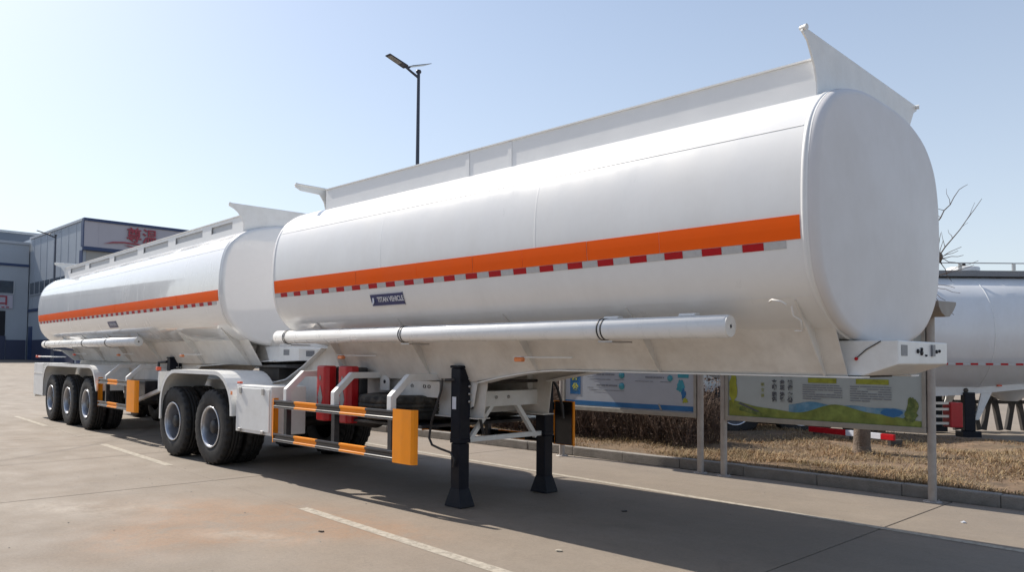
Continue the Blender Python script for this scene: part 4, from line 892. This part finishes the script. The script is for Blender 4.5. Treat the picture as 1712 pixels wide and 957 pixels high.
for k in range(5): window(ob, 16.2-k*4.2, 19.0-k*4.2, 7.85, 9.15, 2, .05, 'x')
sg = bx('sign_panel', M['signwhite'], ob, .004, .14, 15.4, 18.9, 6.25, 7.65)
text('sign_character', '入口', 1.15, M['redsign'], sg, (.17, 17.35, 7.05), (R(90), 0, R(90)), .03, bold=.03)
tz = MB(); glyphs(tz, 15.9, 18.7, 0, .12, 0, 5); b = MB()
for k in range(7): bx('sign_lettering', M['redsign'], sg, .15, .17, 15.8+k*.42, 16.06+k*.42, 6.32, 6.44)
bx('entrance', M['dark_open'], ob, .004, .05, 8, 18.3, gB, 6.0)
bx('door', M['basepaint'], ob, .052, .12, 17.0, 18.35, gB, 3.4)
bx('wall_base', M['basepaint'], ob, .004, .10, 18.4, 20.2, gB, 3.0)
hb = tag(empty('storage_hall', (-104, 0, 0)), 'dark slate hall rising behind the office block, roof edge only', 'building')
bx('wall', M['walldark'], hb, -20, 0, -30, 22, gz(-104)-.5, 16.4)
bx('roof_trim', M['winframe'], hb, -.02, .2, -30, 22, 16.42, 16.62)
# unseen building added behind the camera, its shape invented for the tanks to mirror
wb = tag(empty('added_warehouse', (-10, -52, 0)), 'low grey building added out of view behind the camera, mirrored in the tanks', 'building')
bx('wall', M['added_warehouse'], wb, -55, 60, -14, 0, -.1, 8.2)
bx('roof', M['walldark'], wb, -55.5, 60.5, -14.5, .5, 8.21, 8.7)
for k in range(11): bx('door', M['walldark'], wb, -50+k*10, -45+k*10, .003, .08, 0, 4.6)

# ------------------------------------------------------------------ tree and hedge
def limb(b, p, q, r0, r1, n=5, j=.04, sides=8):
    p, q = Vector(p), Vector(q); pts = [p.lerp(q, i/n)+Vector((random.uniform(-j, j), random.uniform(-j, j), random.uniform(-j, j)))*(0 if i in (0, n) else 1) for i in range(n+1)]
    b.tube(pts, [r0+(r1-r0)*i/n for i in range(n+1)], sides); return pts
tr = tag(empty('bare_tree', (1.55, 6.25, .13)), 'leafless pollarded tree on the verge, twigs showing beside the front tank', 'tree')
def rel(p): return (p[0]-1.55, p[1]-6.25, p[2]-.13)
b = MB(); limb(b, (0, 0, -.1), (0, 0, .12), .17, .125, 2, 0, 14); limb(b, (0, 0, .12), (.03, .02, 2.05), .125, .095, 6, .012, 14); b.build('trunk', M['bark'], tr)
b = MB(); limb(b, (.03, .02, 2.0), rel((2.44, 7.0, 3.14)), .075, .045, 6, .03, 10)
limb(b, (.03, .02, 2.0), (-.6, -.3, 2.9), .075, .05, 6, .03, 10); limb(b, (.03, .02, 2.0), (-.1, .7, 3.0), .07, .045, 6, .03, 10); b.build('limb', M['bark'], tr)
stub = rel((2.44, 7.0, 3.16))
MB().lathe([(0, -.09), (.055, -.05), (.075, 0), (.07, .05), (.035, .09), (0, .10)], 10, 'z', stub, smooth=False).build('pollard_knuckle', M['bark'], tr)
tw = MB()
def shoot(q, r0=.011, n=6, j=.02, start=stub): return limb(tw, start, rel(q), r0, .0035, n, j, 5)
P1 = shoot((2.95, 7.43, 4.08)); s2 = rel((2.36, 6.93, 3.55)); limb(tw, stub, s2, .02, .014, 4, .01, 6)
P2 = limb(tw, s2, rel((2.70, 7.19, 4.22)), .012, .005, 6, .018, 5); limb(tw, P2[-1], rel((2.80, 7.27, 4.30)), .005, .003, 2, .005, 4)
for P_ in (P1, P2):
    for k in (1, 2, 3, 4):
        q = P_[k]; limb(tw, q, q+Vector((random.uniform(-.22, .22), random.uniform(-.2, .2), random.uniform(.05, .25))), .005, .002, 3, .012, 4)
for q in ((2.72, 7.2, 3.33), (2.74, 7.22, 3.2), (2.72, 7.18, 3.05), (2.55, 7.05, 2.95), (2.6, 7.12, 2.8), (2.48, 7.03, 3.55), (2.52, 7.0, 3.42), (2.66, 7.25, 3.28), (2.35, 6.8, 3.5)): shoot(q, .007, 4, .015)
lo = rel((2.2, 6.8, 2.78))
for q in ((2.62, 7.2, 2.70), (2.68, 7.25, 2.62), (2.52, 7.08, 2.5), (2.60, 7.2, 2.28), (2.85, 7.35, 3.05), (2.9, 7.4, 3.12)): shoot(q, .006, 6, .02, lo)
for c_ in ((-.6, -.3, 2.9), (-.1, .7, 3.0)):
    for k in range(14): limb(tw, c_, Vector(c_)+Vector((random.uniform(-.6, .6), random.uniform(-.6, .6), random.uniform(.1, .9))), .009, .003, 5, .02, 5)
o = tw.build('twig', M['twig'], tr, recalc=False); o['kind'] = 'stuff'
# hedge of bare shrubs behind board one
for hi, (hx0, hx1, hy, lab) in enumerate(((-12.5, -6.6, 5.5, 'leafless brown hedge further left, behind the trailer wheels and legs'), (-6.6, -.65, 5.5, 'leafless brown hedge right behind the blue striped notice board'))):
    hr = tag(empty('hedge', ((hx0+hx1)/2, hy, .13)), lab, 'hedge', 'bare hedges on the verge'); b = MB(); cxh = (hx0+hx1)/2
    for k in range(1500):
        x = random.uniform(hx0, hx1)-cxh; y = random.uniform(-.65, .65); h = random.uniform(.7, 1.15); p = Vector((x, y, -.02)); q = p+Vector((random.uniform(-.5, .5), random.uniform(-.35, .35), h))
        m1 = p.lerp(q, .5)+Vector((random.uniform(-.14, .14), random.uniform(-.1, .1), 0)); b.tube([p, m1, q], [.007, .005, .002], 3, False)
        for _ in range(5):
            s0 = p.lerp(q, random.uniform(.2, .9)); b.tube([s0, s0+Vector((random.uniform(-.22, .22), random.uniform(-.22, .22), random.uniform(-.02, .25)))], [.005, .002], 3, False)
    o = b.build('branches', M['hedge'], hr, recalc=False)
    b = MB()
    for k in range(14000):
        x = random.uniform(hx0, hx1)-cxh; y = random.uniform(-.7, .7); z = random.uniform(0.0, 1.15); s_ = random.uniform(.012, .03); a = random.uniform(0, 6.28); u = Vector((math.cos(a), math.sin(a), random.uniform(-.6, .6)))*s_; v = Vector((-math.sin(a)*.5, math.cos(a)*.5, random.uniform(.4, 1)))*s_*.7
        p = Vector((x, y, z)); b.add([p-u, p+v, p+u, p-v], [(0, 1, 2, 3)])
    o = b.build('dead_leaves', M['hedge'], hr, recalc=False); o['kind'] = 'stuff'

# ------------------------------------------------------------------ parked bulk tanker at the right (local x to the right of the picture)
BT = tag(empty('bulk_tanker', (1.77, 11.3, 0), R(44.56)), 'white round bulk tanker parked beyond the verge at the right edge', 'tank trailer')
CP = [Vector((p.x, p.y)) for p in circ_profile(1.27, 2.17)]
CP = [p+Vector((0, 1.27)) for p in [Vector((q.x, q.y-1.27)) for q in CP]]
YO = 1.27
def bring(x, zc, r_, n=72): return [(x, YO+r_*math.sin(2*math.pi*i/n), zc+r_*math.cos(2*math.pi*i/n)) for i in range(n)]
b = MB(); loft(b, [bring(x, z, r_) for x, z, r_ in ((-8.2, 2.4, 1.0), (-8.0, 2.35, 1.12), (-1.2, 2.13, 1.27), (.55, 2.13, 1.27), (4.5, 2.3, 1.12), (4.7, 2.32, .95))])
for x, z, r_ in ((-8.2, 2.4, 1.0), (4.7, 2.32, .95)): b.add(bring(x, z, r_), [tuple(range(72))])
sh = b.build('tank_shell', M['tank3'], BT)
for x in (-3.5, .54):
    b = MB(); loft(b, [bring(x-.012, 2.13, 1.271), bring(x, 2.13, 1.281), bring(x+.012, 2.13, 1.271)]); b.build('weld_seam', M['whitegloss'], sh)
for k in range(-12, 9):
    x = k*.30+.02; y_ = YO-1.2755
    for q, m_, x_ in ((0, 'red_tape', x), (1, 'silver_tape', x+.15)): bx(m_, M[m_], sh, x_, x_+.147, -.0285, -.0045, 1.49, 1.53)
# hopper belly
for hx in (-4.4, -1.2, 1.6):
    b = MB(); n = 32
    r1_ = [(hx+1.3*math.cos(2*math.pi*i/n), YO+.95*math.sin(2*math.pi*i/n), 1.35) for i in range(n)]; r2_ = [(hx+.16*math.cos(2*math.pi*i/n), YO+.16*math.sin(2*math.pi*i/n), .72) for i in range(n)]
    b.add(r1_+r2_, [(i, (i+1) % n, n+(i+1) % n, n+i) for i in range(n)], True); b.build('hopper', M['tank3'], BT)
for yy in (YO-.62, YO+.62):
    MB().prism([(-8, .95), (-1.0, .80), (.2, .86), (4.6, 1.30), (4.6, 1.45), (-8, 1.35)], 'y', yy-.01, yy+.01).build('frame_beam', M['white'], BT)
    MB().prism([(.62, .90), (.84, .92), (.56, .35), (.48, .35)], 'y', yy-.02, yy+.02).build('leg_stay', M['white'], BT)
    g = bx('landing_leg', M['legblack'], BT, .24, .46, yy-.08, yy+.08, .12, .92, .01); bx('foot', M['legblack'], g, .16, .54, yy-.14, yy+.14, .0, .119)
for x in (-.42, .30): MB().lathe([(.0, YO-.645), (.05, YO-.645), (.05, YO-.63)], 14, 'y', (x, 0, .96)).build('frame_hole', M['grease'], BT)
for z in (.30, .44, .58, .70): bx('rail', M['alu'], BT, -2.2, -.40, .02, .05, z, z+.05)
bx('extinguisher_case', M['red_box'], BT, -.39, -.14, -.02, .28, .24, .74, .02)
for x in (-2.0, -3.32, -4.64):
    for yy in (.20, 2.35): wheel(BT, x, yy, .54, -1 if yy < 1 else 1)
cw = bx('catwalk', M['stickerdark'], BT, -7.8, 4.2, YO-.55, YO+.55, 3.35, 3.47)
MB().tube([(-7.8, YO-.6, 3.62), (4.2, YO-.6, 3.62)], .012, 6).build('handrail', M['alu'], cw)
for x in np.arange(-7.6, 4.2, 1.12): bx('stanchion', M['alu'], cw, x-.03, x+.03, YO-.62, YO-.58, 3.471, 3.615)
for x in (-5.2, -2.4, -.05 +.7, 3.0):
    m_ = MB().lathe([(.32, 3.501), (.32, 3.58), (.28, 3.60), (0, 3.61)], 24, 'z', (x, YO, 0)).build('manhole', M['white'], BT)
    MB().lathe([(.05, 3.6), (.05, 3.68), (0, 3.69)], 10, 'z', (x, YO, 0)).build('manhole_handle', M['hubdark'], m_)
MB().prism([(.93, 1.05), (1.02, 1.05), (1.02, 1.08), (.93, 1.08)], 'y', .58, .62).build('side_lamp', M['lamp_red'], BT)
for x in (.85, 1.35, 1.85, 2.4):
    for d in (-.12, .12): MB().tube([(x+d*1.6, 2.3, .0), (x+d*.3, 2.3, .86)], .05, square=True).build('pipe_stand', M['grease'], BT)
bx('discharge_pipe', M['grease'], BT, .6, 4.2, 2.25, 2.35, .60, .68)
# low red and white barrier rail beyond the verge grass
bar = tag(empty('barrier_rail', (.65, 8.11, .13), R(-17)), 'low red and white striped rail seen under the second notice board', 'barrier')
for k, (xa_, xb_) in enumerate(((-.909, -.09), (-.09, .62), (.62, .87))):
    bx('rail_section', M['platewhite'] if k % 2 else M['red_tape'], bar, xa_, xb_-.001, 0, .05, .075, .175, .004)
for x in (-.8, 0, .76): bx('rail_foot', M['grease'], bar, x, x+.06, -.01, .30, -.03, .073)
# distant trailer with blue, white and red panels seen between the two boards
db = tag(empty('box_trailer', (-6.8, 13.5, 0), R(44.56)), 'distant low trailer with blue and white side, seen between the notice boards', 'trailer')
bx('side_panel', M['blue_print'], db, -2.5, 2.5, 0, 2.2, 1.62, 2.3, .02); bx('side_band', M['platewhite'], db, -2.5, 2.5, -.01, 2.2, 1.25, 1.61, .02)
for x in (-1.4, -.2, 1.0): MB().prism([(x, 1.42), (x+.4, 1.36), (x+.8, 1.42), (x+.4, 1.50)], 'y', -.02, -.011).build('side_emblem', M['lamp_red'], db)
bx('chassis', M['grease'], db, -2.4, 2.4, .4, 1.8, .9, 1.249)
for x in (-1.8, 1.8):
    for y in (.15, 2.0): wheel(db, x, y, .5, -1 if y < 1 else 1)
# litter
def scrap(name, x, y, m, s_, label, cat):
    r_ = random.Random(int(x*100)); pts = [(s_*math.cos(a)*r_.uniform(.6, 1), s_*math.sin(a)*r_.uniform(.5, 1)) for a in np.linspace(0, 5.6, 7)]
    b = MB(); b.add([(p[0], p[1], .005+.012*r_.random()) for p in pts]+[(p[0], p[1], .002) for p in pts], [tuple(range(7)), tuple(range(13, 6, -1))]+[(i, (i+1) % 7, 7+(i+1) % 7, 7+i) for i in range(7)])
    o = b.build(name, M[m], None, recalc=True); o.location = (x, y, 0); tag(o, label, cat)
scrap('paper_scrap', 1.97, -1.33, 'marking', .035, 'small pale paper scrap on the shaded concrete near the lane dash', 'litter')
scrap('paper_scrap', 3.95, 2.35, 'platewhite', .03, 'white crumpled paper scrap on sunlit concrete near the kerb at right', 'litter')
scrap('dead_leaf', 1.35, .39, 'hubdark', .04, 'dark dead leaf lying in the middle of the front tank shadow', 'leaf')
scrap('dead_leaf', .05, -2.35, 'bark', .03, 'brown dead leaf on the sunlit concrete beside the rust stain', 'leaf')

# grit and dead leaf bits swept along the kerb
b = MB()
for k in range(900):
    x = random.uniform(-9, 8); y = 3.53-abs(random.gauss(0, .16)) if k % 3 else random.uniform(-6, 3.4); q = random.uniform(.003, .010)
    if y < -3 and x > 3.5: continue
    b.add([(x-q, y-q*.7, .001), (x+q, y-q*.6, .001), (x+q*.2, y+q, .001), (x, y, q*.9)], [(0, 1, 3), (1, 2, 3), (2, 0, 3), (0, 2, 1)])
o = b.build('grit', M['kerb'], None); o['kind'] = 'stuff'; tag(o, 'small stones and grit scattered on the concrete along the kerb', 'grit')
